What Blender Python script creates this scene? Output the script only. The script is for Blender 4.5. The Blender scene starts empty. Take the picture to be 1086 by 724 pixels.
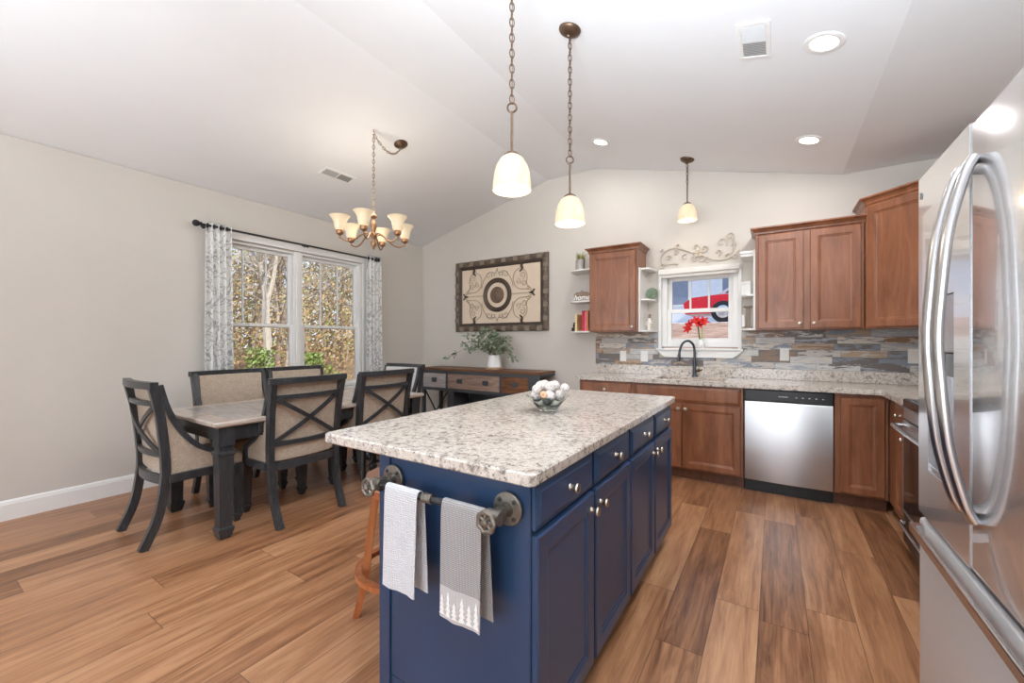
import bpy, bmesh, math, random
from mathutils import Vector, Matrix
PI = math.pi
rad = math.radians
S = bpy.context.scene
COL = S.collection

# ------------------------------------------------------------------ camera, sky, sun, lights, exposure
cam_d = bpy.data.cameras.new('camera'); cam = bpy.data.objects.new('camera', cam_d); COL.objects.link(cam)
cam_d.sensor_width = 36.0; cam_d.lens = 435.0 * 36.0 / 1086.0; cam_d.clip_start = 0.05; cam_d.clip_end = 200
cam.location = (0, 0, 1.27); cam.rotation_euler = (rad(90), 0, math.atan(279 / 435.0))
S.camera = cam
S.view_settings.view_transform = 'Standard'; S.view_settings.look = 'None'
S.view_settings.exposure = 0.19; S.view_settings.gamma = 1.0; S.view_settings.use_curve_mapping = False
S.cycles.max_bounces = 10; S.cycles.diffuse_bounces = 6; S.cycles.glossy_bounces = 5; S.cycles.transmission_bounces = 8
S.cycles.sample_clamp_indirect = 6.0; S.cycles.caustics_reflective = False; S.cycles.caustics_refractive = False

W = bpy.data.worlds.new('sky'); S.world = W; W.use_nodes = True
wn = W.node_tree; wn.nodes.clear()
wo = wn.nodes.new('ShaderNodeOutputWorld'); wb = wn.nodes.new('ShaderNodeBackground')
wc = wn.nodes.new('ShaderNodeTexCoord'); ws = wn.nodes.new('ShaderNodeSeparateXYZ'); wr = wn.nodes.new('ShaderNodeValToRGB')
wn.links.new(wc.outputs['Generated'], ws.inputs[0]); wn.links.new(ws.outputs['Z'], wr.inputs[0])
wr.color_ramp.elements[0].position = 0.0; wr.color_ramp.elements[0].color = (0.86, 0.92, 1.0, 1)
wr.color_ramp.elements[1].position = 0.55; wr.color_ramp.elements[1].color = (0.42, 0.63, 1.0, 1)
wn.links.new(wr.outputs[0], wb.inputs[0]); wb.inputs[1].default_value = 1.2
wn.links.new(wb.outputs[0], wo.inputs[0])

def light(name, typ, loc, energy, color=(1, 1, 1), rot=(0, 0, 0), **kw):
    d = bpy.data.lights.new(name, typ); d.energy = energy; d.color = color
    for k, v in kw.items(): setattr(d, k, v)
    o = bpy.data.objects.new(name, d); COL.objects.link(o); o.location = loc; o.rotation_euler = rot
    return o
# sun stands over the right-hand side of the house and only reaches the gardens
light('sun', 'SUN', (10, 0, 12), 4.6, (1.0, 0.95, 0.86), (rad(8), rad(52), 0), angle=rad(0.6))
# area fill lamps added behind the camera, outside the unseen rear wall openings
light('rear_fill_left', 'AREA', (-3.0, -4.35, 1.6), 76, (0.88, 0.945, 1.0), (rad(90), 0, 0), shape='RECTANGLE', size=2.6, size_y=2.4)
light('rear_fill_right', 'AREA', (-0.2, -4.35, 1.6), 76, (0.88, 0.945, 1.0), (rad(90), 0, 0), shape='RECTANGLE', size=2.2, size_y=2.4)
# out-of-view fill lamps aimed up, added to brighten the ceiling
light('ceiling_fill_left', 'AREA', (-2.2, -1.2, 1.3), 40, (0.86, 0.93, 1.0), (rad(155), 0, 0), shape='RECTANGLE', size=1.2, size_y=.8, spread=rad(130))
light('ceiling_fill_right', 'AREA', (-.15, -.32, 1.6), 84, (0.82, 0.91, 1.0), (rad(147), 0, rad(-8)), shape='RECTANGLE', size=.8, size_y=.6, spread=rad(104))

# ------------------------------------------------------------------ geometry helpers
class G:
    def __init__(s): s.bm = bmesh.new()
    def box(s, x0, y0, z0, x1, y1, z1, bev=0, seg=1):
        r = bmesh.ops.create_cube(s.bm, size=1)['verts']
        for v in r:
            v.co = Vector((x0 + (v.co.x + .5) * (x1 - x0), y0 + (v.co.y + .5) * (y1 - y0), z0 + (v.co.z + .5) * (z1 - z0)))
        if bev:
            es = list({e for v in r for e in v.link_edges})
            bmesh.ops.bevel(s.bm, geom=es, offset=bev, segments=seg, affect='EDGES', profile=.5)
        return s
    def rings(s, rings, cap0=True, cap1=True, closed=True):
        vs = [[s.bm.verts.new(p) for p in r] for r in rings]
        for a, b in zip(vs, vs[1:]):
            n = len(a)
            for i in range(n if closed else n - 1):
                j = (i + 1) % n
                s.bm.faces.new((a[i], a[j], b[j], b[i]))
        if cap0: s.bm.faces.new(vs[0][::-1])
        if cap1: s.bm.faces.new(vs[-1])
        return s
    def cyl(s, p0, p1, r0, r1=None, n=16):
        return s.lathe([(r0, 0), (r0 if r1 is None else r1, (Vector(p1) - Vector(p0)).length)], p0, Vector(p1) - Vector(p0), n)
    def lathe(s, prof, base, axis=(0, 0, 1), n=20, cap=True):
        a = Vector(axis).normalized(); b = Vector(base)
        u = a.orthogonal().normalized(); v = a.cross(u)
        rs = []
        for r, h in prof:
            rr = max(r, 1e-4)
            rs.append([b + a * h + (u * math.cos(2 * PI * i / n) + v * math.sin(2 * PI * i / n)) * rr for i in range(n)])
        return s.rings(rs, cap, cap)
    def sweep(s, pts, prof, up=(0, 0, 1), closed=False, scale=None):
        pts = [Vector(p) for p in pts]; n = len(pts); up = Vector(up); rs = []
        for i, p in enumerate(pts):
            if closed: t = pts[(i + 1) % n] - pts[i - 1]
            else: t = pts[min(i + 1, n - 1)] - pts[max(i - 1, 0)]
            t.normalize()
            side = t.cross(up)
            if side.length < 1e-4: side = t.orthogonal()
            side.normalize(); nn = side.cross(t)
            k = scale[i] if scale else 1
            rs.append([p + side * a * k + nn * b * k for a, b in prof])
        if closed:
            rs.append(rs[0]); return s.rings(rs, False, False)
        return s.rings(rs)
    def bar(s, pts, w, h, up=(0, 0, 1), scale=None, closed=False):
        return s.sweep(pts, [(-w / 2, -h / 2), (w / 2, -h / 2), (w / 2, h / 2), (-w / 2, h / 2)], up, closed, scale)
    def tube(s, pts, r, n=8, closed=False):
        pts = [Vector(p) for p in pts]; m = len(pts)
        if not isinstance(r, (list, tuple)): r = [r] * m
        prev = None; rs = []
        for i, p in enumerate(pts):
            if closed: t = pts[(i + 1) % m] - pts[i - 1]
            else: t = pts[min(i + 1, m - 1)] - pts[max(i - 1, 0)]
            if t.length < 1e-9: t = Vector((0, 0, 1))
            t.normalize()
            u = t.orthogonal() if prev is None else prev - t * prev.dot(t)
            if u.length < 1e-6: u = t.orthogonal()
            u.normalize(); prev = u; v = t.cross(u)
            rs.append([p + (u * math.cos(2 * PI * k / n) + v * math.sin(2 * PI * k / n)) * r[i] for k in range(n)])
        if closed:
            rs.append(rs[0]); return s.rings(rs, False, False)
        return s.rings(rs)
    def ball(s, c, r, sc=(1, 1, 1), sub=2):
        vs = bmesh.ops.create_icosphere(s.bm, subdivisions=sub, radius=r)['verts']
        for v in vs: v.co = Vector(c) + Vector((v.co.x * sc[0], v.co.y * sc[1], v.co.z * sc[2]))
        return s
    def prism(s, poly, z0, z1):
        return s.rings([[(x, y, z0) for x, y in poly], [(x, y, z1) for x, y in poly]])
    def quad(s, *p):
        s.bm.faces.new([s.bm.verts.new(q) for q in p]); return s
    def door(s, x0, z0, x1, z1, t=.02, fr=.055, rec=.009):
        def rg(i, y): return [(x0 + i, y, z0 + i), (x1 - i, y, z0 + i), (x1 - i, y, z1 - i), (x0 + i, y, z1 - i)]
        return s.rings([rg(0, -.001), rg(0, -t + .005), rg(.005, -t), rg(fr, -t), rg(fr + .004, -t + .004), rg(fr + .014, -t + .006), rg(fr + .018, -t + rec)])
    def slab(s, x0, z0, x1, z1, t=.02):
        def rg(i, y): return [(x0 + i, y, z0 + i), (x1 - i, y, z0 + i), (x1 - i, y, z1 - i), (x0 + i, y, z1 - i)]
        return s.rings([rg(0, -.001), rg(0, -t + .009), rg(.006, -t + .006), rg(.018, -t + .002), rg(.022, -t)])
    def knob(s, x, y, z, d=(0, -1, 0), k=1.0):
        return s.lathe([(.011 * k, 0), (.009 * k, .003), (.0085 * k, .008), (.0085 * k, .014), (.014 * k, .020), (.0165 * k, .025), (.015 * k, .030), (.006 * k, .0325)], (x, y, z), d, 16)
    def obj(s, name, m, parent=None, smooth=38, label=None, loc=None, rot=None):
        bmesh.ops.recalc_face_normals(s.bm, faces=s.bm.faces)
        me = bpy.data.meshes.new(name); s.bm.to_mesh(me); s.bm.free()
        if smooth:
            for p in me.polygons: p.use_smooth = True
            try: me.set_sharp_from_angle(angle=rad(smooth))
            except Exception: pass
        me.materials.append(m)
        o = bpy.data.objects.new(name, me); COL.objects.link(o)
        if parent: o.parent = parent
        if label: o['label'] = label
        if loc: o.location = loc
        if rot: o.rotation_euler = rot
        return o

def thing(name, label, cat, loc=(0, 0, 0), rotz=0, group=None):
    o = bpy.data.objects.new(name, None); COL.objects.link(o); o.location = loc; o.rotation_euler = (0, 0, rotz)
    o.empty_display_size = .05
    return tag(o, label, cat, group)
def tag(o, label, cat, group=None, kind=None):
    o['label'] = label; o['category'] = cat
    if group: o['group'] = group
    if kind: o['kind'] = kind
    return o
def struct(o):
    o['kind'] = 'structure'; return o
def dup(root, loc, rotz, label=None, group=None):
    r = root.copy(); COL.objects.link(r); r.location = loc; r.rotation_euler = (0, 0, rotz)
    if label: r['label'] = label
    if group: r['group'] = group
    for ch in list(root.children):
        c = ch.copy(); COL.objects.link(c); c.parent = r
        for g in list(ch.children):
            d = g.copy(); COL.objects.link(d); d.parent = c
    return r
def smooth_path(pts, n=8):
    P = [Vector(p) for p in pts]; out = []
    for i in range(len(P) - 1):
        a = P[max(i - 1, 0)]; b = P[i]; c = P[i + 1]; d = P[min(i + 2, len(P) - 1)]
        for k in range(n):
            t = k / n
            out.append(.5 * ((2 * b) + (c - a) * t + (2 * a - 5 * b + 4 * c - d) * t * t + (3 * b - a - 3 * c + d) * t ** 3))
    out.append(P[-1]); return out
def spiral(cx, cz, r0, r1, a0, a1, n=22):
    return [(cx + (r0 + (r1 - r0) * k / n) * math.cos(rad(a0 + (a1 - a0) * k / n)), 0, cz + (r0 + (r1 - r0) * k / n) * math.sin(rad(a0 + (a1 - a0) * k / n))) for k in range(n + 1)]
def offset_poly(poly, offs):
    n = len(poly); out = []
    for i in range(n):
        def ln(k):
            a = Vector(poly[k]); b = Vector(poly[(k + 1) % n]); d = (b - a).normalized()
            nrm = Vector((d.y, -d.x)); return a + nrm * offs[k], d
        p, d = ln((i - 1) % n); q, e = ln(i)
        den = d.x * e.y - d.y * e.x
        t = ((q.x - p.x) * e.y - (q.y - p.y) * e.x) / den
        out.append((p.x + d.x * t, p.y + d.y * t))
    return out

# ------------------------------------------------------------------ materials
def c(r, g, b):
    def f(v):
        v /= 255.0
        return v / 12.92 if v <= .04045 else ((v + .055) / 1.055) ** 2.4
    return (f(r), f(g), f(b), 1)
class NT:
    def __init__(s, name):
        s.m = bpy.data.materials.new(name); s.m.use_nodes = True; s.nt = s.m.node_tree
        s.b = s.nt.nodes['Principled BSDF']
    def n(s, t, props=None, **ins):
        nd = s.nt.nodes.new('ShaderNode' + t)
        for k, v in (props or {}).items(): setattr(nd, k, v)
        for k, v in ins.items():
            key = int(k[1:]) if k[0] == 'i' and k[1:].isdigit() else k.replace('_', ' ')
            s.set(nd.inputs[key], v)
        return nd
    def set(s, sock, v):
        if isinstance(v, bpy.types.NodeSocket): s.nt.links.new(v, sock)
        else: sock.default_value = v
    def math(s, op, a, b=0.0): return s.n('Math', {'operation': op}, i0=a, i1=b).outputs[0]
    def coord(s, scale=(1, 1, 1), loc=(0, 0, 0), rot=(0, 0, 0)):
        tc = s.n('TexCoord').outputs['Object']
        return s.n('Mapping', None, Vector=tc, Scale=scale, Location=loc, Rotation=rot).outputs[0]
    def noise(s, vec, scale, detail=4, rough=.55, dist=0): return s.n('TexNoise', None, Vector=vec, Scale=scale, Detail=detail, Roughness=rough, Distortion=dist).outputs['Fac']
    def ramp(s, fac, stops, interp='LINEAR'):
        nd = s.n('ValToRGB', None, i0=fac); cr = nd.color_ramp; cr.interpolation = interp
        while len(cr.elements) < len(stops): cr.elements.new(.5)
        for e, (p, col) in zip(cr.elements, stops): e.position = p; e.color = col
        return nd.outputs[0]
    def mix(s, fac, a, b, mode='MIX'):
        nd = s.n('Mix', {'data_type': 'RGBA', 'blend_type': mode}); s.set(nd.inputs[0], fac); s.set(nd.inputs[6], a); s.set(nd.inputs[7], b)
        return nd.outputs[2]
    def bump(s, h, strength=.2, dist=.01):
        s.set(s.b.inputs['Normal'], s.n('Bump', None, Height=h, Strength=strength, Distance=dist).outputs[0])
    def P(s, **k):
        for a, v in k.items(): s.set(s.b.inputs[a.replace('_', ' ')], v)
        return s.m
def plain(name, col, rough=.5, metal=0, var=.06, sc=6, **k):
    t = NT(name); f = t.noise(t.coord(), sc, 3)
    d = tuple(v * (1 - var) for v in col[:3]) + (1,); l = tuple(min(1, v * (1 + var)) for v in col[:3]) + (1,)
    return t.P(Base_Color=t.ramp(f, [(.3, d), (.7, l)]), Roughness=rough, Metallic=metal, **k)
def wood(name, c1, c2, c3, sc=(14, 14, 1.6), rough=.35, bump=.03, **k):
    t = NT(name); v = t.coord(sc); f = t.noise(v, 2.2, 6, .6, .6); g = t.noise(t.coord((sc[0] * 9, sc[1] * 9, sc[2] * 3)), 2, 3)
    f2 = t.math('ADD', t.math('MULTIPLY', f, .8), t.math('MULTIPLY', g, .2))
    t.bump(g, bump, .002)
    return t.P(Base_Color=t.ramp(f2, [(.32, c1), (.5, c2), (.68, c3)]), Roughness=rough, **k)

M = {}
M['ceiling'] = plain('ceiling_paint', c(236, 238, 240), .9, 0, .01, 3)
M['wall'] = plain('wall_paint', c(208, 203, 195), .85, 0, .012, 3)
M['trim'] = plain('white_trim', c(240, 240, 238), .35, 0, .01)
M['white'] = plain('white_semi_gloss', c(238, 238, 236), .3, 0, .02)
M['cab'] = wood('cherry_cabinet_wood', c(110, 66, 42), c(136, 86, 58), c(158, 105, 74), (5, 5, .9), .30, .02)
M['cabdark'] = wood('cabinet_kick_wood', c(92, 56, 40), c(104, 66, 48), c(118, 76, 56))
M['blue'] = plain('navy_cabinet_paint', c(40, 63, 95), .28, 0, .05, 4)
M['bluedark'] = plain('navy_kick_paint', c(24, 38, 62), .5)
M['nickel'] = plain('brushed_nickel', c(190, 180, 165), .28, 1, .05)
M['steel'] = None
def steel(name, base, rough, stretch=(2, 2, 220), an=0):
    t = NT(name)
    if an: t.P(Anisotropic=an, Anisotropic_Rotation=.25, Tangent=t.n('Tangent', {'direction_type': 'RADIAL', 'axis': 'Z'}).outputs[0])
    f = t.noise(t.coord(stretch), 1, 3, .6)
    return t.P(Base_Color=base, Metallic=1, Roughness=t.n('MapRange', None, Value=f, i3=rough * .8, i4=rough * 1.25).outputs[0])
M['steel'] = steel('stainless_steel', c(204, 205, 207), .36, an=.8)
M['fridge'] = steel('polished_stainless_steel', c(234, 235, 237), .2)
for k_, v_ in (('Metallic', .78), ('Coat Weight', .8), ('Coat Roughness', .03)): M['fridge'].node_tree.nodes['Principled BSDF'].inputs[k_].default_value = v_
M['fridgedrawer'] = steel('satin_drawer_steel', c(226, 227, 229), .42)
M['fridgedrawer'].node_tree.nodes['Principled BSDF'].inputs['Metallic'].default_value = .55
M['handle'] = steel('satin_stainless_steel', c(205, 206, 208), .22)
M['black'] = plain('black_plastic', c(24, 24, 26), .3)
M['blackglass'] = plain('black_glass', c(14, 14, 16), .06)
M['bronze'] = plain('oiled_bronze', c(104, 84, 68), .42, .75, .12, 30)
M['iron'] = plain('galvanised_pipe_iron', c(128, 122, 114), .42, .85, .2, 60)
M['darkiron'] = plain('dark_iron', c(52, 52, 54), .5, .5, .1)
M['gold'] = plain('antique_gold_bronze', c(156, 118, 86), .38, .75, .12, 40)
M['chairwood'] = wood('charcoal_chair_wood', c(36, 38, 41), c(50, 52, 55), c(66, 67, 69), (30, 30, 5), .34, .05)
def fabric(name, c1, c2, sc=420, rough=.95):
    t = NT(name); v = t.coord(); a = t.noise(v, sc, 2, .7); b = t.noise(v, 30, 4, .6)
    f = t.math('ADD', t.math('MULTIPLY', a, .88), t.math('MULTIPLY', b, .12)); t.bump(a, .3, .002)
    return t.P(Base_Color=t.ramp(f, [(.40, c1), (.60, c2)]), Roughness=rough, Sheen_Weight=.15)
M['linen'] = fabric('oatmeal_linen', c(140, 122, 104), c(206, 190, 172))
M['litlinen'] = fabric('window_lit_linen', c(190, 186, 182), c(226, 224, 222))  # chair linen with window light on the far chair put into its colour
M['glassshade'] = None
def lampglass(name, col, st):
    t = NT(name); f = t.noise(t.coord(), 9, 3)
    return t.P(Base_Color=c(212, 192, 158), Roughness=.35, Emission_Color=t.ramp(f, [(.3, col), (.7, tuple(min(1, v * 1.04) for v in col[:3]) + (1,))]), Emission_Strength=st)
M['glassshade'] = lampglass('frosted_lamp_glass', (1.0, .86, .64, 1), .24)
M['bulb'] = lampglass('lit_bulb', (1.0, .95, .85, 1), 4.5)
M['candisc'] = lampglass('led_disc', (1.0, .97, .92, 1), 5.0)
def window_glass():
    t = NT('window_pane'); t.P(Base_Color=(1, 1, 1, 1), Roughness=0, Transmission_Weight=1, IOR=1.02); return t.m
M['pane'] = window_glass()

def floor_mat():
    t = NT('walnut_plank_floor'); tc = t.n('TexCoord').outputs['Object']; sp = t.n('SeparateXYZ', None, i0=tc)
    w, L = .185, 1.25
    rx = t.math('DIVIDE', t.math('ADD', sp.outputs[0], .062), w); row = t.math('FLOOR', rx); fx = t.math('FRACT', rx)
    off = t.n('TexWhiteNoise', {'noise_dimensions': '1D'}, W=row).outputs['Value']
    ry = t.math('ADD', t.math('DIVIDE', sp.outputs[1], L), t.math('MULTIPLY', off, 7.3)); colm = t.math('FLOOR', ry); fy = t.math('FRACT', ry)
    idv = t.n('CombineXYZ', None, i0=row, i1=colm).outputs[0]
    idn = t.n('TexWhiteNoise', {'noise_dimensions': '2D'}, Vector=idv).outputs['Value']
    sh = t.n('CombineXYZ', None, i0=t.math('MULTIPLY', sp.outputs[0], 13.0), i1=t.math('ADD', t.math('MULTIPLY', sp.outputs[1], 1.1), t.math('MULTIPLY', idn, 37.0)), i2=t.math('MULTIPLY', idn, 91.0)).outputs[0]
    g1 = t.noise(sh, 1.6, 6, .62, .9)
    sh2 = t.n('CombineXYZ', None, i0=t.math('MULTIPLY', sp.outputs[0], 70.0), i1=t.math('MULTIPLY', sp.outputs[1], 3.0), i2=t.math('MULTIPLY', idn, 50.0)).outputs[0]
    g2 = t.noise(sh2, 1.5, 4, .6)
    f = t.math('ADD', t.math('ADD', t.math('MULTIPLY', g1, .62), t.math('MULTIPLY', g2, .2)), t.math('MULTIPLY', idn, .22))
    col = t.ramp(f, [(.30, c(92, 58, 38)), (.43, c(136, 92, 62)), (.55, c(168, 120, 85)), (.72, c(200, 153, 115))])
    ex = t.math('MINIMUM', fx, t.math('SUBTRACT', 1.0, fx)); ey = t.math('MINIMUM', fy, t.math('SUBTRACT', 1.0, fy))
    sx = t.math('LESS_THAN', ex, .011); sy = t.math('LESS_THAN', ey, .0016); seam = t.math('MAXIMUM', sx, sy)
    col = t.mix(t.math('MULTIPLY', seam, .55), col, c(52, 32, 22))
    t.bump(t.math('SUBTRACT', t.math('MULTIPLY', g2, .3), t.math('MULTIPLY', seam, .8)), .12, .003)
    return t.P(Base_Color=col, Roughness=t.n('MapRange', None, Value=g1, i3=.24, i4=.40).outputs[0])
M['floor'] = floor_mat()
def granite(name, warm=1.0):
    t = NT(name); v = t.coord((1, 1, 1))
    a = t.noise(v, 36, 7, .73, .35); b = t.noise(t.coord((1, 1, 1), (3, 5, 7)), 95, 4, .7); d = t.noise(t.coord((1, 1, 1), (9, 2, 4)), 7, 5, .6)
    f = t.math('ADD', t.math('MULTIPLY', a, .8), t.math('MULTIPLY', d, .2))
    col = t.ramp(f, [(.345, c(92, 86, 82)), (.415, c(154, 145, 137)), (.475, c(200, 191, 181)), (.57, c(222, 215, 206)), (.66, c(200, 180, 162))])
    spk = t.ramp(b, [(.36, (1, 1, 1, 1)), (.42, (0, 0, 0, 1))])
    col = t.mix(t.math('MULTIPLY', spk, .8), col, c(70, 66, 66))
    wh = t.ramp(b, [(.60, (0, 0, 0, 1)), (.68, (1, 1, 1, 1))])
    col = t.mix(t.math('MULTIPLY', wh, .6), col, c(236, 234, 230))
    return t.P(Base_Color=col, Roughness=.10)
M['granite'] = granite('speckled_granite')
def tile_mat():
    t = NT('painted_plank_tile'); tc = t.n('TexCoord').outputs['Object']; sp = t.n('SeparateXYZ', None, i0=tc)
    rz = t.math('DIVIDE', t.math('SUBTRACT', sp.outputs[2], 1.012), .0597); row = t.math('FLOOR', rz); fz = t.math('FRACT', rz)
    off = t.n('TexWhiteNoise', {'noise_dimensions': '1D'}, W=t.math('ADD', row, 3.3)).outputs['Value']
    rx = t.math('ADD', t.math('DIVIDE', sp.outputs[0], .31), t.math('MULTIPLY', off, 5.0)); cl = t.math('FLOOR', rx); fx = t.math('FRACT', rx)
    idn = t.n('TexWhiteNoise', {'noise_dimensions': '2D'}, Vector=t.n('CombineXYZ', None, i0=row, i1=cl).outputs[0]).outputs['Value']
    pal = [c(212, 212, 210), c(136, 146, 158), c(146, 116, 90), c(222, 214, 200), c(112, 106, 102), c(172, 180, 190), c(184, 160, 134), c(202, 196, 190)]
    base = t.ramp(idn, [(i / 8, p) for i, p in enumerate(pal)], 'CONSTANT')
    id2 = t.math('FRACT', t.math('MULTIPLY', idn, 17.3)); second = t.ramp(id2, [(i / 8, p) for i, p in enumerate(pal[3:] + pal[:3])], 'CONSTANT')
    vv = t.n('CombineXYZ', None, i0=t.math('MULTIPLY', sp.outputs[0], 7.0), i1=t.math('MULTIPLY', idn, 60.0), i2=t.math('MULTIPLY', sp.outputs[2], 34.0)).outputs[0]
    nz = t.noise(vv, 1.0, 5, .62, .5)
    col = t.mix(t.ramp(nz, [(.52, (0, 0, 0, 1)), (.55, (1, 1, 1, 1))]), base, second)
    fine = t.noise(t.coord((12, 12, 160)), 1.3, 4, .7)
    col = t.mix(t.ramp(fine, [(.42, (.3, .3, .3, 1)), (.6, (0, 0, 0, 1))]), col, c(104, 84, 72))
    e = t.math('LESS_THAN', t.math('MINIMUM', fz, t.math('SUBTRACT', 1.0, fz)), .018)
    e2 = t.math('LESS_THAN', t.math('MINIMUM', fx, t.math('SUBTRACT', 1.0, fx)), .004)
    col = t.mix(t.math('MULTIPLY', t.math('MAXIMUM', e, e2), .6), col, c(92, 86, 84))
    return t.P(Base_Color=col, Roughness=.4)
M['tile'] = tile_mat()
def curtain_mat():
    t = NT('scroll_print_curtain'); v = t.coord((1, 1, 1)); d = t.noise(v, 7, 3, .5, 1.5)
    vo = t.n('TexVoronoi', {'feature': 'DISTANCE_TO_EDGE'}, Vector=v, Scale=13.0).outputs['Distance']
    f = t.math('ADD', vo, t.math('MULTIPLY', t.math('SUBTRACT', d, .5), .9))
    a = t.noise(v, 34, 3, .6, 2.5)
    msk = t.math('MULTIPLY', t.ramp(t.math('ABSOLUTE', t.math('SUBTRACT', d, .5)), [(.015, (1, 1, 1, 1)), (.045, (0, 0, 0, 1))]), .75)
    msk2 = t.math('MULTIPLY', t.ramp(a, [(.60, (0, 0, 0, 1)), (.64, (1, 1, 1, 1))]), .45)
    col = t.mix(t.math('MAXIMUM', msk, msk2), c(240, 240, 238), c(158, 158, 158))
    return t.P(Base_Color=col, Roughness=.9)
M['curtain'] = curtain_mat()
M['tabletop'] = wood('weathered_table_top', c(162, 148, 138), c(190, 178, 168), c(208, 198, 189), (22, 2, 22), .2, .04)
M['tableinlay'] = wood('weathered_table_inlay', c(140, 134, 132), c(170, 166, 164), c(192, 188, 186), (2, 22, 22), .2, .04)
M['rustwood'] = wood('rustic_brown_wood', c(72, 46, 32), c(108, 70, 46), c(142, 96, 62), (2, 20, 14), .45, .06)
M['greywood'] = wood('grey_washed_drawer_wood', c(140, 134, 132), c(168, 162, 160), c(190, 186, 184), (2, 20, 14), .45, .06)
M['midwood'] = wood('faded_brown_drawer_wood', c(118, 96, 84), c(146, 120, 106), c(170, 146, 132), (2, 20, 14), .45, .06)
M['stoolwood'] = wood('honey_stool_wood', c(140, 78, 42), c(170, 100, 58), c(190, 122, 76), (14, 14, 2), .35)
M['leather'] = plain('tan_seat_leather', c(196, 150, 126), .5, 0, .06, 20)
def glassy(name, col, rough=.02, ior=1.45):
    t = NT(name); return t.P(Base_Color=col, Roughness=rough, Transmission_Weight=1.0, IOR=ior)
M['greenglass'] = glassy('aqua_glass', (.88, .98, .965, 1))
def rattan():
    t = NT('white_rattan'); v = t.coord(); a = t.noise(v, 90, 3, .6); t.bump(a, .8, .008)
    return t.P(Base_Color=t.ramp(a, [(.35, c(176, 164, 158)), (.5, c(232, 226, 222)), (.7, c(246, 242, 238))]), Roughness=.8)
M['rattan'] = rattan()
M['leaf'] = plain('sage_leaf', c(128, 144, 118), .55, 0, .3, 25)
M['leaf2'] = plain('bright_leaf', c(128, 146, 72), .55, 0, .3, 6)
M['grassblade'] = plain('yellow_green_blade', c(150, 150, 80), .6, 0, .25, 40)
M['consoleiron'] = plain('grey_console_iron', c(80, 84, 88), .5, .4, .1)
M['stem'] = plain('twig', c(110, 92, 72), .7, 0, .2, 30)
M['ceramic'] = plain('white_ceramic', c(240, 240, 240), .25, 0, .02)
M['frameold'] = wood('antique_brown_frame', c(62, 50, 42), c(94, 78, 66), c(128, 110, 94), (9, 9, 9), .5, .1)
M['framelip'] = plain('dark_frame_lip', c(70, 58, 50), .45, .2, .15, 20)
M['artpanel'] = plain('cream_art_panel', c(222, 204, 182), .7, 0, .03, 5)
M['scrolliron'] = plain('aged_scroll_metal', c(158, 138, 118), .5, .35, .15, 30)
M['darkscroll'] = plain('dark_leaf_metal', c(86, 72, 62), .5, .35, .15, 30)
M['palescroll'] = plain('pale_scroll_metal', c(200, 190, 176), .5, .1, .08, 30)
M['blind'] = plain('roller_blind_cloth', c(232, 230, 224), .7, 0, .02)
M['red'] = plain('red_petal', c(206, 24, 26), .5, 0, .15, 30)
M['green'] = plain('plate_green_glaze', c(104, 122, 98), .25, 0, .25, 30)
M['figurine'] = plain('porcelain', c(232, 226, 216), .3, 0, .04)
M['bookred'] = plain('red_book_cloth', c(196, 40, 52), .6); M['bookpink'] = plain('pink_book_cloth', c(222, 120, 140), .6)
M['bookorange'] = plain('orange_book_cloth', c(206, 120, 84), .6); M['bookcream'] = plain('cream_book_cloth', c(228, 206, 150), .6)
M['paper'] = plain('page_paper', c(238, 232, 220), .8)
M['signwood'] = wood('sign_board_wood', c(110, 88, 74), c(140, 118, 102), c(160, 140, 126), (4, 20, 20), .6)
M['zinc'] = plain('whitewashed_zinc', c(190, 188, 182), .5, .3, .12, 30)
def towel(name, c1, c2, sc):
    t = NT(name); v = t.coord(); w = t.n('TexWave', {'bands_direction': 'Z', 'wave_profile': 'SIN'}, Vector=v, Scale=sc, Distortion=1.0, Detail=1.0).outputs['Fac']
    w2 = t.n('TexWave', {'bands_direction': 'X', 'wave_profile': 'SIN'}, Vector=v, Scale=sc * 1.1, Distortion=.6).outputs['Fac']
    f = t.math('MULTIPLY', w, w2); t.bump(f, .7, .004)
    return t.P(Base_Color=t.ramp(f, [(.1, c1), (.6, c2)]), Roughness=.95, Sheen_Weight=.2)
M['towelwhite'] = towel('white_waffle_cotton', c(206, 208, 214), c(236, 237, 240), 46)
M['towelgrey'] = towel('grey_woven_cotton', c(142, 140, 140), c(196, 193, 190), 60)
M['towelband'] = towel('pale_grey_hem_cotton', c(196, 194, 194), c(206, 204, 204), 60)
M['plaster'] = plain('switch_plate_plastic', c(236, 236, 234), .35, 0, .01)
M['slate'] = plain('slate_faucet_metal', c(74, 80, 88), .3, .8, .06)

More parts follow.
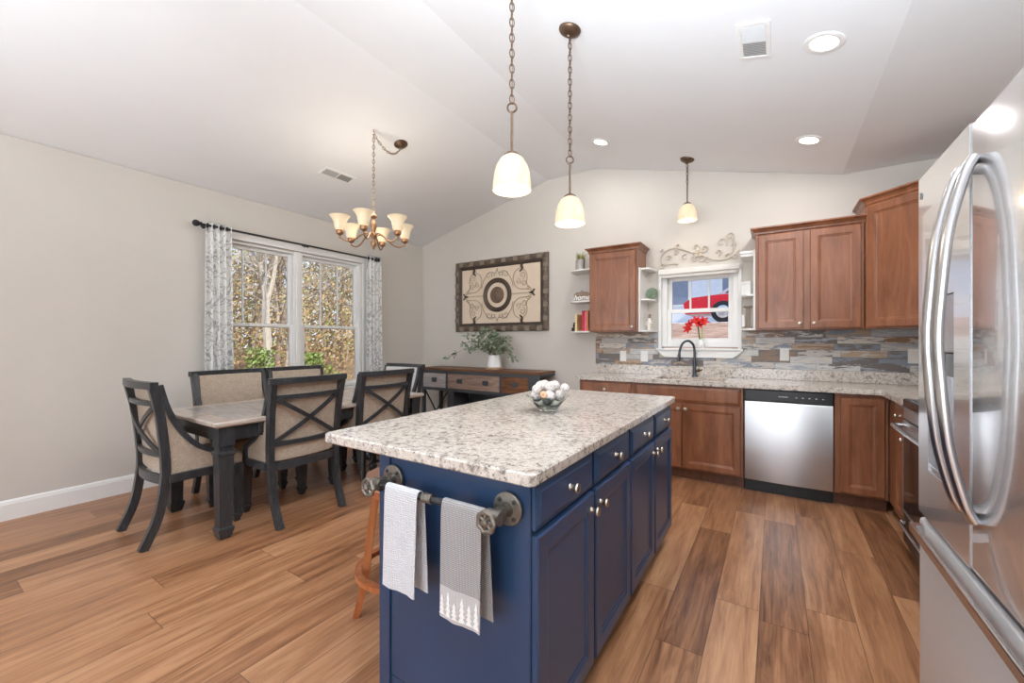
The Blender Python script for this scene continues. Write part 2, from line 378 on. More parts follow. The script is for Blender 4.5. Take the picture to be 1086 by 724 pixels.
# ------------------------------------------------------------------ room shell
LX, BY, RX, RY = -4.60, 4.61, 1.30, -4.20
st = lambda g, n, m, p=None, **k: struct(g.obj(n, m, p, **k))
struct(G().box(LX - .15, RY - .15, -.12, RX + .15, BY + .15, 0).obj('floor', M['floor'], smooth=0))
def ceiling():
    cut = [(LX - .15, 2.704), (LX, 2.743), (-2.42, 3.31), (-1.78, 3.31), (.50, 2.743), (RX + .15, 2.743)]
    poly = cut + [(x, z + .14) for x, z in cut[::-1]]
    g = G(); g.rings([[(x, RY - .15, z) for x, z in poly], [(x, BY + .15, z) for x, z in poly]])
    return g.obj('ceiling', M['ceiling'], smooth=0)
struct(ceiling())
def wall_with_hole(name, axis, pos, thick, a0, a1, top, holes):
    """vertical wall along one axis, split in strips around rectangular openings (one mesh)"""
    g = G()
    def blk(u0, z0, u1, z1):
        if u1 - u0 < 1e-4 or z1 - z0 < 1e-4: return
        if axis == 'y': g.box(min(pos, pos + thick), u0, z0, max(pos, pos + thick), u1, z1)
        else: g.box(u0, min(pos, pos + thick), z0, u1, max(pos, pos + thick), z1)
    u = a0
    for (h0, h1, z0, z1) in holes:
        blk(u, 0, h0, top); blk(h0, 0, h1, z0); blk(h0, z1, h1, top); u = h1
    blk(u, 0, a1, top)
    return st(g, name, M['wall'], smooth=0)
DW = (1.80, 3.50, .70, 2.30)          # dining window opening (Y0,Y1,z0,z1)
KW = (-1.045, -.295, 1.20, 2.02)      # kitchen window opening (X0,X1,z0,z1)
wall_with_hole('wall_left', 'y', LX, -.15, RY, BY, 2.738, [DW])
def back_wall():
    g = G()
    def col(x0, x1, z0, tops):
        pass
    prof = [(LX - .15, 2.70), (LX, 2.741), (-2.42, 3.308), (-1.78, 3.308), (.50, 2.741), (RX + .15, 2.741)]
    def zt(x):
        for (xa, za), (xb, zb) in zip(prof, prof[1:]):
            if xa <= x <= xb: return za + (zb - za) * (x - xa) / (xb - xa)
    y0, y1 = BY, BY + .15
    xs = sorted([p[0] for p in prof] + [KW[0], KW[1]])
    for xa, xb in zip(xs, xs[1:]):
        hole = xa >= KW[0] - 1e-6 and xb <= KW[1] + 1e-6
        spans = [(0, 0, KW[2], KW[2]), (KW[3], KW[3], zt(xa), zt(xb))] if hole else [(0, 0, zt(xa), zt(xb))]
        for za0, zb0, za1, zb1 in spans:
            g.rings([[(xa, y0, za0), (xb, y0, zb0), (xb, y1, zb0), (xa, y1, za0)], [(xa, y0, za1), (xb, y0, zb1), (xb, y1, zb1), (xa, y1, za1)]])
    return st(g, 'wall_back', M['wall'], smooth=0)
back_wall()
wall_with_hole('wall_right', 'y', RX, .15, RY, BY, 2.741, [])
wall_with_hole('wall_rear', 'x', RY, -.15, LX, RX, 2.738, [(-4.30, -1.70, .35, 2.55), (-1.30, .95, .35, 2.55)])
def baseboard(name, f):
    prof = [(0, 0), (.016, 0), (.016, .112), (.012, .122), (.012, .128), (.006, .138), (0, .142)]
    g = G(); a, b = f(0, 0, 0), f(0, 0, 1)
    g.rings([[f(d, z, 0) for d, z in prof], [f(d, z, 1) for d, z in prof]])
    return st(g, name, M['trim'], smooth=0)
baseboard('baseboard_left', lambda d, z, k: (LX + .0005 + d, (RY + .01, BY - .02)[k], z + .0005))
baseboard('baseboard_back', lambda d, z, k: ((LX + .02, -1.80)[k], BY - .0005 - d, z + .0005))

# dining window: casing-free vinyl twin unit
def window_unit(par, f, u0, u1, z0, z1, zr, lites, fr=.045, sash=.04):
    """two-sash unit; f(u,d,z) maps to world, d = distance outward from the room face"""
    def bx(g, ua, da, za, ub, db, zb):
        p = [f(ua, da, za), f(ub, db, zb)]
        g.box(*[min(p[0][i], p[1][i]) for i in range(3)], *[max(p[0][i], p[1][i]) for i in range(3)], .003)
    g = G()
    bx(g, u0, .03, z0, u0 + fr, .13, z1); bx(g, u1 - fr, .03, z0, u1, .13, z1)
    bx(g, u0 + fr, .03, z0, u1 - fr, .13, z0 + fr); bx(g, u0 + fr, .03, z1 - fr, u1 - fr, .13, z1)
    g.obj('window_frame', M['trim'], par, smooth=0)
    for nm, za, zb, d0, mun in (('upper_sash', zr, z1 - fr, .09, lites), ('lower_sash', z0 + fr, zr + .04, .05, 1)):
        g = G(); a, b = u0 + fr, u1 - fr
        bx(g, a, d0, za, a + sash, d0 + .03, zb); bx(g, b - sash, d0, za, b, d0 + .03, zb)
        bx(g, a + sash, d0, za, b - sash, d0 + .03, za + sash); bx(g, a + sash, d0, zb - sash, b - sash, d0 + .03, zb)
        for k in range(1, mun):
            u = a + sash + (b - a - 2 * sash) * k / mun; bx(g, u - .009, d0 + .005, za + sash, u + .009, d0 + .025, zb - sash)
        so = g.obj(nm, M['trim'], par, smooth=0)
        g = G(); p = [f(a + sash, d0 + .013, za + sash), f(b - sash, d0 + .016, zb - sash)]
        g.box(*[min(p[0][i], p[1][i]) for i in range(3)], *[max(p[0][i], p[1][i]) for i in range(3)])
        g.obj('pane', M['pane'], so, smooth=0)
w1 = bpy.data.objects.new('window_1', None); COL.objects.link(w1); struct(w1)
fd = lambda u, d, z: (LX - d, u, z)
for u0, u1 in ((1.80, 2.628), (2.672, 3.50)): window_unit(w1, fd, u0, u1, .70, 2.30, 1.425, 3, .03, .036)
g = G(); g.box(LX - .13, 2.6285, .70, LX - .02, 2.6715, 2.30, .003); g.obj('mullion', M['trim'], w1, smooth=0)
g = G()
for a in ((1.735, .64, 1.80, 2.365), (3.50, .64, 3.565, 2.365)): g.box(LX - .001, a[0], a[1], LX + .018, a[2], a[3], .004)
g.box(LX - .001, 1.80, 2.30, LX + .018, 3.50, 2.365, .004); g.box(LX - .03, 1.72, .665, LX + .045, 3.58, .70, .006); g.box(LX - .001, 1.735, .60, LX + .016, 3.565, .664, .004)
g.obj('casing', M['trim'], w1, smooth=0)
w2 = bpy.data.objects.new('window_2', None); COL.objects.link(w2); struct(w2)
fk = lambda u, d, z: (u, BY + d, z)
window_unit(w2, fk, KW[0] + .012, KW[1] - .012, KW[2] + .012, KW[3] - .01, 1.575, 3, .05, .042)
g = G(); t = .02
g.box(KW[0] - .02, BY - .014, KW[2] - .0, KW[0] + .012, BY + .14, KW[3] + .018, .003); g.box(KW[1] - .012, BY - .014, KW[2], KW[1] + .02, BY + .14, KW[3] + .018, .003)
g.box(KW[0] + .012, BY - .014, KW[3] - .008, KW[1] - .012, BY + .14, KW[3] + .018, .003)
g.obj('casing', M['trim'], w2, smooth=0)
g = G(); g.box(KW[0] - .035, BY - .06, 1.178, KW[1] + .035, BY + .14, 1.2, .004)
ap = [(KW[0] - .03, 1.176), (KW[0] + .05, 1.105), (KW[1] - .05, 1.105), (KW[1] + .03, 1.176)]
g.rings([[(x, BY - .04, z) for x, z in ap], [(x, BY - .006, z) for x, z in ap]])
g.obj('window_sill', M['trim'], w2, smooth=0)

# backsplash of painted plank tile, around the sill apron
g = G()
for a in ((-1.78, 1.012, -1.085, 1.372), (-1.085, 1.012, -.255, 1.10), (-.255, 1.012, 1.298, 1.372), (-1.085, 1.10, -1.062, 1.372), (-.278, 1.10, -.255, 1.372)):
    g.box(a[0], BY - .010, a[1], a[2], BY - .0006, a[3])
tag(g.obj('tile_backsplash', M['tile'], smooth=0), 'wall tiles of mixed grey blue and brown painted planks behind the sink', 'backsplash')

# ------------------------------------------------------------------ kitchen island
def cabinet_handle(parent, x, z, y=-.021, k=1.0): return G().knob(x, y, z, (0, -1, 0), k).obj('knob', M['nickel'], parent)
isl = thing('kitchen_island', 'navy blue kitchen island cabinet under the big granite slab', 'kitchen island', (-.572, .985, 0), rad(90))
IW = 1.765
g = G(); g.box(0, .0, .10, IW, .613, .875, .003); g.box(.0, .075, .0, IW, .613, .0995)
g.box(-.008, .565, 0, .0, .618, .875, .002)
g.obj('body', M['blue'], isl, smooth=0)
G().box(.01, .068, .0, IW - .01, .0745, .0985).obj('toe_kick', M['bluedark'], isl, smooth=0)
for k in range(4):
    x0 = .008 + k * .441; x1 = x0 + .426 - .006
    dr = G().slab(x0, .742, x1, .868).obj('drawer', M['blue'], isl, smooth=0); cabinet_handle(dr, (x0 + x1) / 2, .806)
    dd = G().door(x0, .105, x1, .727, .021, .055).obj('door', M['blue'], isl, smooth=0)
    cabinet_handle(dd, x1 - .035 if k % 2 == 0 else x0 + .035, .672, -.022)
def rounded_rect(x0, y0, x1, y1, r, n=5):
    out = []
    for cx, cy, a in ((x1 - r, y0 + r, -90), (x1 - r, y1 - r, 0), (x0 + r, y1 - r, 90), (x0 + r, y0 + r, 180)):
        for k in range(n + 1):
            t = rad(a + 90 * k / n); out.append((cx + r * math.cos(t), cy + r * math.sin(t)))
    return out
def slab_top(poly_f, z0, z1, e=.005):
    g = G(); g.rings([[(x, y, z0) for x, y in poly_f(e)], [(x, y, z0 + e) for x, y in poly_f(0)], [(x, y, z1 - e) for x, y in poly_f(0)], [(x, y, z1) for x, y in poly_f(e)]])
    return g
tag(slab_top(lambda e: rounded_rect(-1.487 + e, .95 + e, -.542 - e, 2.81 - e, .022), .8765, .914).obj('island_countertop', M['granite'], smooth=0),
    'large speckled cream granite slab on top of the blue island', 'countertop')

# pipe towel rail on the near end of the island
tr = thing('towel_rail', 'industrial pipe towel rail with valve wheels on the island end', 'towel rail', (-.88, .984, .795))
xl, xr, yo = -.235, .240, -.075
for x in (xl, xr):
    g = G(); g.lathe([(.046, .001), (.048, .004), (.048, .011), (.045, .014), (.022, .016), (.020, .030), (.0, .030)], (x, 0, 0), (0, -1, 0), 28)
    fl = g.obj('flange', M['iron'], tr)
    for k in range(4):
        a = rad(45 + 90 * k)
        G().lathe([(.0065, .0), (.0065, .003), (.003, .0045)], (x + .034 * math.cos(a), -.0142, .034 * math.sin(a)), (0, -1, 0), 8).obj('screw', M['darkiron'], fl)
    g = G(); g.cyl((x, -.031, 0), (x, yo - .016, 0), .0125); g.lathe([(.018, 0), (.018, .012)], (x, yo - .018, 0), (0, -1, 0), 12)
    g.lathe([(.019, 0), (.019, .02)], (x, -.045, 0), (0, -1, 0), 16); g.lathe([(.020, -.022), (.020, .022)], (x, yo, 0), (1, 0, 0), 16)
    g.obj('elbow', M['iron'], tr)
    g = G(); ring = []
    for k in range(30):
        a = 2 * PI * k / 30; rr = .0255 + .002 * math.cos(7 * a)
        ring.append((x + rr * math.cos(a), yo - .038, rr * math.sin(a)))
    g.tube(ring, .0065, 8, True)
    for k in range(7):
        a = 2 * PI * k / 7; g.tube([(x, yo - .038, 0), (x + .024 * math.cos(a), yo - .038, .024 * math.sin(a))], .0045, 6)
    g.lathe([(.009, 0), (.009, .018), (.004, .022)], (x, yo - .03, 0), (0, -1, 0), 12)
    g.obj('valve_wheel', M['iron'], tr)
G().cyl((xl + .0225, yo, 0), (xr - .0225, yo, 0), .0105).obj('bar', M['darkiron'], tr)
g = G()
for a, b in ((-.012, .012), (-.018, -.012), (.012, .018)): g.lathe([(.0155 if abs(a) > .013 or abs(b) > .013 else .0145, a), (.0155 if abs(a) > .013 or abs(b) > .013 else .0145, b)], (-.004, yo, 0), (1, 0, 0), 16)
g.obj('coupling', M['iron'], tr)

def draped(name, x0, x1, zf, zb, mat, label, skew, seed, bands=None):
    """towel folded over the bar; cross-section path in (y,z), extruded in x with soft ripples"""
    rnd = random.Random(seed); r = .0135; yb, zbar = .984 + yo, .795
    path = [(yb - r - .004, zbar - zf)]
    for k in range(1, 14): path.append((yb - r - .004 * (1 - k / 14), zbar - zf * (1 - k / 14)))
    for k in range(0, 9): a = PI - PI * k / 8; path.append((yb + r * math.cos(a), zbar + r * math.sin(a)))
    for k in range(1, 12): path.append((yb + r + .002, zbar - zb * k / 11))
    n = 18; parts = {}
    def pt(i, j, th):
        y, z = path[j]; u = i / n; front = j < 14
        dep = max(0, (zbar - z)) / zf
        rip = .003 * dep * math.sin(u * 8 + seed) + .001 * dep * math.sin(u * 19 + 2 * seed)
        xx = x0 + (x1 - x0) * u + skew * dep * (1 if front else .4) + (.018 if not front else 0) * dep * 1
        return Vector((xx, y + (rip - .004 * dep if front else rip * .5) + (-th if front else th) * (1 if j < 14 or j > 22 else 0), z + (th if 14 <= j <= 22 else 0)))
    def piece(j0, j1):
        g = G(); th = .0028; m = j1 - j0 + 1
        rs = []
        for i in range(n + 1):
            rs.append([pt(i, j, th) for j in range(j0, j1 + 1)] + [pt(i, j, -.0002) for j in range(j1, j0 - 1, -1)])
        g.rings(rs); return g
    return piece, pt, path
pc, pt, path = draped('dish_towel', -1.062, -.918, .305, .30, None, '', .0, 3)
tag(pc(0, len(path) - 1).obj('dish_towel', M['towelwhite'], smooth=60), 'white waffle dish towel hanging on the left half of the pipe rail', 'towel')
pc, pt, path = draped('dish_towel', -.818, -.672, .318, .30, None, '', .0, 8)
tw = pc(4, len(path) - 1).obj('dish_towel', M['towelgrey'], smooth=60)
tag(tw, 'grey woven dish towel with white tree motifs on its hem', 'towel')
pc(0, 4).obj('hem_band', M['towelband'], tw, smooth=60, label='pale hem band')
def on_hem(x, z):                        # point just in front of the hem at height z above its lower edge
    u = (x + .818) / .146; jf = z / (.318 / 14); a, b = pt(u * 18, int(jf), .0036), pt(u * 18, int(jf) + 1, .0036)
    q = a.lerp(b, jf - int(jf)); return Vector((q.x, q.y, q.z))
for k in range(6):                       # row of little woven fir trees along the hem
    g = G(); xc = -.807 + .0245 * k; hgt = (.058, .072, .050, .068)[k % 4]
    for q in range(4):
        w_ = .0118 * (1 - q * .16); z0_ = .010 + q * hgt / 4.4; z1_ = z0_ + hgt / 3.2
        P3 = [on_hem(xc - w_, z0_), on_hem(xc + w_, z0_), on_hem(xc, z1_)]
        e_ = Vector((0, -.0012 - .0003 * q, 0)); g.rings([P3, [p + e_ for p in P3]])
    g.obj('tree_motif', M['white'], tw, smooth=0, label='white fir tree motif')

# bar stool tucked under the overhang
bs = thing('bar_stool', 'honey wood bar stool with black scroll back under the island overhang', 'stool', (-1.478, 1.36, 0), rad(0))
g = G(); g.lathe([(.12, .602), (.17, .606), (.185, .618), (.187, .632), (.175, .648), (.14, .656), (.05, .652), (.0, .65)], (0, 0, 0)); g.obj('seat', M['leather'], bs)
G().lathe([(.15, .566), (.158, .57), (.158, .600), (.12, .602)], (0, 0, 0)).obj('apron', M['stoolwood'], bs)
for k in range(4):
    a = rad(45 + 90 * k); dx, dy = math.cos(a), math.sin(a)
    pth = smooth_path([(dx * .125, dy * .125, .5655), (dx * .15, dy * .15, .40), (dx * .175, dy * .175, .18), (dx * .212, dy * .212, .012), (dx * .218, dy * .218, 0)], 5)
    G().bar(pth, .036, .032, (dx, dy, 0.0), [1] * 12 + [.95] * (len(pth) - 12)).obj('leg', M['stoolwood'], bs)
ringp = [(.205 * math.cos(2 * PI * k / 32), .205 * math.sin(2 * PI * k / 32), .215) for k in range(32)]
G().bar(ringp, .03, .022, (0, 0, 1), None, True).obj('foot_ring', M['stoolwood'], bs)

def back_arc(z, r=.188, a0=112, a1=248, n=20): return [(r * math.cos(rad(a0 + (a1 - a0) * k / n)), r * math.sin(rad(a0 + (a1 - a0) * k / n)), z) for k in range(n + 1)]
g = G(); g.tube(back_arc(.835), .010, 8); g.tube(back_arc(.672), .007, 8)
for a in (112, 248): g.tube([(.17 * math.cos(rad(a)), .17 * math.sin(rad(a)), .60), (.188 * math.cos(rad(a)), .188 * math.sin(rad(a)), .66), (.188 * math.cos(rad(a)), .188 * math.sin(rad(a)), .838)], .010, 8)
g.obj('back_frame', M['black'], bs)
for k in range(7):
    a_c = 122 + 116 * k / 6; sg = 1 if k % 2 else -1
    pts = [(.188 * math.cos(rad(a_c + sg * math.degrees(u / .188))), .188 * math.sin(rad(a_c + sg * math.degrees(u / .188))), z) for u, _, z in ([(p[0], 0, .715 + p[2]) for p in spiral(0, 0, .038, .008, -90, 330, 18)] + [(p[0], 0, .795 + p[2]) for p in spiral(0, 0, .008, .034, -60, 300, 18)])]
    G().tube(pts, .0055, 6).obj('back_scroll', M['black'], bs)

# glass bowl of white balls
bw = thing('glass_bowl', 'flared aqua glass bowl standing on the island slab', 'bowl', (-.985, 1.875, .9142))
prof = [(.0, .0), (.044, .0), (.050, .004), (.052, .012), (.075, .042), (.108, .076), (.110, .0775), (.1065, .0775), (.072, .046), (.046, .018), (.0, .014)]
G().lathe(prof, (0, 0, 0), n=40, cap=False).obj('bowl', M['greenglass'], bw)
rnd = random.Random(4); balls = [(0, 0, .052, .030)]
for k in range(5): a = 2 * PI * k / 5 + .3; balls.append((.060 * math.cos(a), .060 * math.sin(a), .080, .031))
for k in range(4): a = 2 * PI * k / 4 + .9; balls.append((.038 * math.cos(a), .038 * math.sin(a), .126, .029))
for k in range(3): a = rad(20 + 120 * k); balls.append((.088 * math.cos(a), .088 * math.sin(a), .118, .024))
for i, (x, y, z, r) in enumerate(balls):
    g = G(); g.ball((0, 0, 0), r, (1, 1, .96), 3)
    o = g.obj('rattan_ball', M['rattan']); o.location = (-.985 + x, 1.875 + y, .9142 + z); o.rotation_euler = (i, i * 2, 0)
    tag(o, 'white woven ball heaped in the aqua glass bowl', 'decorative ball', 'white balls in the glass bowl')
fl = thing('silk_flower', 'small peach orange flower tucked among the white balls', 'flower', (-.962, 1.792, 1.008))
g = G()
for k in range(6): a = 2 * PI * k / 6; g.ball((.011 * math.cos(a), -.004, .011 * math.sin(a)), .009, (1, .35, 1), 1)
g.obj('petal', plain('peach_petal', c(242, 196, 160), .6), fl); G().ball((0, -.008, 0), .006, (1, .6, 1), 1).obj('flower_centre', plain('orange_stamen', c(214, 150, 80), .6), fl)

# ------------------------------------------------------------------ base cabinets along the back wall
FY = 4.03
def base_cab(name, label, x0, w, d=.575, loc=None, rotz=0, kick=True):
    t = thing(name, label, 'cabinet', loc or (x0, FY, 0), rotz)
    g = G(); g.box(0, 0, .10, w, d, .874, .002)
    g.obj('body', M['cab'], t, smooth=0)
    if kick: G().box(0, .07, 0, w, .085, .0995).obj('toe_kick', M['cabdark'], t, smooth=0)
    return t
b1 = base_cab('base_cabinet', 'cherry base cabinet at the left end of the sink counter', -1.735, .565)
dr = G().slab(.02, .715, .545, .858).obj('drawer', M['cab'], b1, smooth=0); cabinet_handle(dr, .283, .787)
for x0, x1, kx in ((.02, .278, .25), (.287, .545, .315)):
    d = G().door(x0, .115, x1, .70, .02, .05).obj('door', M['cab'], b1, smooth=0); cabinet_handle(d, kx, .65)
b2 = base_cab('sink_cabinet', 'cherry sink base cabinet left of the dishwasher', -1.168, .94)
G().slab(.02, .715, .92, .858).obj('false_drawer', M['cab'], b2, smooth=0)
for x0, x1, kx in ((.02, .443, .418), (.452, .92, .48)):
    d = G().door(x0, .115, x1, .70, .02, .05).obj('door', M['cab'], b2, smooth=0); cabinet_handle(d, kx, .655)
dw = thing('dishwasher', 'stainless steel dishwasher built in under the sink counter', 'dishwasher', (-.2225, FY, 0))
G().box(0, .02, .10, .606, .575, .872).obj('body', M['black'], dw, smooth=0)
g = G()
rs = []
for i in range(13):
    u = i / 12; bow = -.028 - .010 * math.sin(PI * u)
    rs.append([(.006 + u * .594, .018, .108), (.006 + u * .594, bow + .004, .108), (.006 + u * .594, bow, .114), (.006 + u * .594, bow, .755), (.006 + u * .594, bow + .006, .768), (.006 + u * .594, .018, .768)])
g.rings(rs); g.obj('door', M['steel'], dw)
cp = G().box(.006, -.03, .772, .600, .018, .866, .004).obj('control_panel', M['black'], dw, smooth=0)
bm_ = plain('grey_button_print', c(170, 172, 174), .4)
G().box(.245, -.0316, .815, .31, -.0302, .822).obj('printed_mark', bm_, cp, smooth=0)
for k in range(5): G().box(.36 + k * .043, -.0316, .814, .372 + k * .043, -.0302, .821).obj('button', bm_, cp, smooth=0)
G().box(.22, -.0335, .772, .38, -.0305, .786, .001).obj('handle_pocket', M['blackglass'], cp, smooth=0)
G().box(.004, .035, 0, .602, .05, .098).obj('toe_kick', M['black'], dw, smooth=0)
b3 = base_cab('base_cabinet', 'cherry base cabinet in the corner right of the dishwasher', .3865, .316)
G().door(.035, .115, .295, .845, .02, .052).obj('door', M['cab'], b3, smooth=0)
b4 = base_cab('base_cabinet', 'narrow cherry base cabinet beside the range on the right wall', 0, .60, .575, (.7035, 4.008, 0), rad(-90))
for ch in list(b4.children): pass
G().slab(.25, .715, .58, .858).obj('drawer', M['cab'], b4, smooth=0)
cabinet_handle([o for o in b4.children if o.name.startswith('drawer')][0], .415, .787)
d = G().door(.25, .115, .58, .70, .02, .05).obj('door', M['cab'], b4, smooth=0); cabinet_handle(d, .55, .655)

# L-shaped worktop with a sink cut-out and a low granite upstand
g = G(); SX0, SX1, SY0, SY1 = -.985, -.375, 4.07, 4.44
for a in ((-1.765, 3.985, SX0, 4.6085), (SX0, 3.985, SX1, SY0), (SX0, SY1, SX1, 4.6085), (SX1, 3.985, 1.2985, 4.6085), (.655, 3.408, 1.2985, 3.985)):
    g.box(a[0], a[1], .8755, a[2], a[3], .914)
wt = g.obj('worktop', M['granite'], smooth=0); tag(wt, 'speckled granite worktop running along the sink wall into the corner', 'countertop')
g = G(); g.box(-1.765, 4.588, .9142, 1.275, 4.6085, 1.011, .002); g.box(1.278, 3.408, .9142, 1.2985, 4.587, 1.011, .002)
g.obj('upstand', M['granite'], wt, smooth=0)
sk = thing('kitchen_sink', 'stainless undermount sink set into the granite worktop below the window', 'sink', (-.68, 4.255, .875))
g = G(); hw, hd = .302, .182
g.rings([[(-hw, -hd, .0), (hw, -hd, 0), (hw, hd, 0), (-hw, hd, 0)], [(-hw + .01, -hd + .01, -.17), (hw - .01, -hd + .01, -.17), (hw - .01, hd - .01, -.17), (-hw + .01, hd - .01, -.17)]], False, True)
g.obj('basin', M['steel'], sk, smooth=0); G().lathe([(.04, 0), (.04, .002), (.03, .003), (.0, .001)], (0, .02, -.169)).obj('drain', M['handle'], sk)
fc = thing('faucet', 'dark gooseneck pull-down faucet behind the sink', 'faucet', (-.69, 4.515, .9142))
G().lathe([(.026, 0), (.026, .006), (.02, .012), (.017, .03), (.0165, .16), (.0145, .165), (.0, .166)], (0, 0, 0)).obj('base', M['slate'], fc)
pth = smooth_path([(0, 0, .164), (0, 0, .26), (-.012, -.008, .325), (-.052, -.035, .362), (-.098, -.066, .34), (-.122, -.082, .28), (-.130, -.087, .225)], 7)
G().tube(pth, .0115, 12).obj('spout', M['slate'], fc)
G().cyl((-.130, -.087, .226), (-.137, -.092, .155), .0145, .0175).obj('spray_head', M['slate'], fc)
g = G(); g.cyl((.0162, -.002, .06), (.045, -.01, .062), .013); g.tube([(.045, -.01, .062), (.062, -.015, .066), (.075, -.02, .075)], [.009, .007, .006]); g.obj('lever', M['bronze'], fc)

# switch plates and outlets on the tile
def plate(x, z, w, kind, label):
    t = thing('wall_plate', label, 'outlet' if kind == 'outlet' else 'switch', (x, BY - .0102, z))
    G().box(-w / 2, -.006, -.06, w / 2, 0, .06, .002).obj('cover', M['plaster'], t, smooth=0)
    if kind == 'outlet':
        for s in (-1, 1): G().lathe([(.016, 0), (.016, .002)], (0, -.006, s * .024), (0, -1, 0), 16).obj('socket', M['paper'], t)
    else: G().box(-.016, -.009, -.033, .016, -.0061, .033, .002).obj('rocker', M['white'], t, smooth=0)
plate(-1.45, 1.106, .072, 'switch', 'white switch plate on the tile, left of the pair near the sink')
plate(-1.215, 1.108, .078, 'switch', 'white switch plate on the tile, nearest the kitchen window')
plate(.074, 1.15, .072, 'outlet', 'white outlet on the tile above the dishwasher')
plate(.955, 1.15, .072, 'outlet', 'white outlet on the tile deep in the corner by the range')

# ------------------------------------------------------------------ wall cabinets
def crown(poly, offs, z0, parent):
    g = G(); rs = []
    for d, z in ((.001, 0), (.004, .006), (.008, .010), (.010, .022), (.020, .040), (.034, .050), (.040, .052), (.040, .064)):
        rs.append([(x, y, z0 + z) for x, y in offset_poly(poly, [d * o for o in offs])])
    g.rings(rs); return g.obj('crown_moulding', M['cab'], parent, smooth=0)
def wall_cab(label, x0, w, z1, doors):
    t = thing('wall_cabinet', label, 'cabinet', (x0, 4.28, 0))
    G().box(0, 0, 1.372, w, .3285, z1, .002).obj('body', M['cab'], t, smooth=0)
    crown([(0, 0), (w, 0), (w, .3285), (0, .3285)], (1, 1, 0, 1), z1 - .045, t)
    for a, b, kx in doors:
        d = G().door(a, 1.384, b, z1 - .052, .02, .055).obj('door', M['cab'], t, smooth=0)
        cabinet_handle(d, kx, 1.425, k=.85)
    return t
wall_cab('single-door cherry wall cabinet left of the kitchen window', -1.728, .53, 2.272, ((.018, .512, .482),))
wall_cab('double-door cherry wall cabinet right of the kitchen window', -.148, .748, 2.262, ((.02, .352, .325), (.396, .728, .423)))
cc = thing('wall_cabinet', 'tall diagonal cherry wall cabinet in the corner beside the fridge', 'cabinet', (0, 0, 0))
poly = [(.606, 4.608), (.606, 4.275), (.967, 3.914), (1.298, 3.914), (1.298, 4.608)]
G().prism(poly, 1.372, 2.385).obj('body', M['cab'], cc, smooth=0)
crown(poly, (1, 1, 1, 0, 0), 2.345, cc)
d = G().door(.022, 1.384, .488, 2.335, .02, .055).obj('door', M['cab'], cc, smooth=0, loc=(.606, 4.275, 0), rot=(0, 0, rad(-45)))
cabinet_handle(d, .455, 1.43, k=.85)

# white open shelves beside the wall cabinets
def shelf_poly(x0, x1, y0, y1, flip, n=10):
    """quarter-round shelf; the straight sides lie on the wall and on the cabinet"""
    pts = []
    for k in range(n + 1):
        a = rad(min(89.999, 90 * k / n)); u = math.cos(a) ** .55; v = math.sin(a) ** .55
        pts.append((x1 - (x1 - x0) * u if not flip else x0 + (x1 - x0) * u, y1 - (y1 - y0) * v))
    pts.append((x1 if not flip else x0, y1)); return pts
es = thing('end_shelf', 'white rounded open shelves on the left side of the single-door cabinet', 'shelf', (0, 0, 0))
for z in (2.075, 1.718, 1.372): G().prism(shelf_poly(-2.04, -1.7285, 4.335, 4.609, False), z, z + .016).obj('shelf_board', M['white'], es, smooth=0)
e2 = thing('end_shelf', 'white open shelves between the single-door cabinet and the kitchen window', 'shelf', (0, 0, 0))
G().box(-1.1975, 4.30, 1.372, -1.180, 4.609, 2.04, .001).obj('side_panel', M['white'], e2, smooth=0)
for z in (2.022, 1.70, 1.373): G().prism(shelf_poly(-1.1795, -1.075, 4.33, 4.609, True), z, z + .016).obj('shelf_board', M['white'], e2, smooth=0)
e3 = thing('end_shelf', 'white open shelves squeezed between kitchen window and double-door cabinet', 'shelf', (0, 0, 0))
G().box(-.166, 4.30, 1.374, -.1485, 4.609, 2.10, .001).obj('side_panel', M['white'], e3, smooth=0)
for z in (1.688, 1.375): G().prism(shelf_poly(-.268, -.1665, 4.33, 4.609, False), z, z + .016).obj('shelf_board', M['white'], e3, smooth=0)
g = G(); g.box(-.268, 4.34, 2.05, -.1665, 4.609, 2.075, .002); g.box(-.275, 4.33, 2.0755, -.1665, 4.609, 2.10, .005); g.obj('top_moulding', M['white'], e3, smooth=0)

# small things on the shelves
pl = thing('grass_planter', 'small whitewashed metal pail of yellow-green grass on the top shelf', 'plant', (-1.905, 4.45, 2.0915))
G().lathe([(.040, 0), (.042, .004), (.050, .118), (.053, .122), (.053, .126), (.046, .126), (.043, .10), (.0, .10)], (0, 0, 0)).obj('pail', M['zinc'], pl)
rnd = random.Random(11); g = G()
for k in range(90):
    a = rnd.uniform(0, 2 * PI); r = rnd.uniform(0, .03); l = rnd.uniform(.06, .12); t = rnd.uniform(.1, .75)
    p = Vector((r * math.cos(a), r * math.sin(a), .10)); q = p + Vector((math.cos(a) * l * t, math.sin(a) * l * t, l)); s_ = Vector((-math.sin(a), math.cos(a), 0)) * .003
    g.quad(p - s_, p + s_, (p + q) / 2 + s_ + Vector((0, 0, .012)), (p + q) / 2 - s_ + Vector((0, 0, .012))); g.quad((p + q) / 2 - s_ + Vector((0, 0, .012)), (p + q) / 2 + s_ + Vector((0, 0, .012)), q + s_ * .2, q - s_ * .2)
g.obj('grass_blades', M['grassblade'], pl, smooth=0)
g = G()
for x in (-.052, .052): g.tube([(x, -.01, .0), (x * 1.05, -.01, .13)], .003, 6)
g.obj('pail_stand', M['darkiron'], pl)
sg = thing('word_sign', 'brown house-shaped wooden sign with white cursive word on the middle shelf', 'sign', (-1.875, 4.42, 1.7345))
pp = [(-.095, 0), (.095, 0), (.095, .085), (.06, .105), (.03, .105), (.0, .125), (-.03, .105), (-.06, .105), (-.095, .085)]
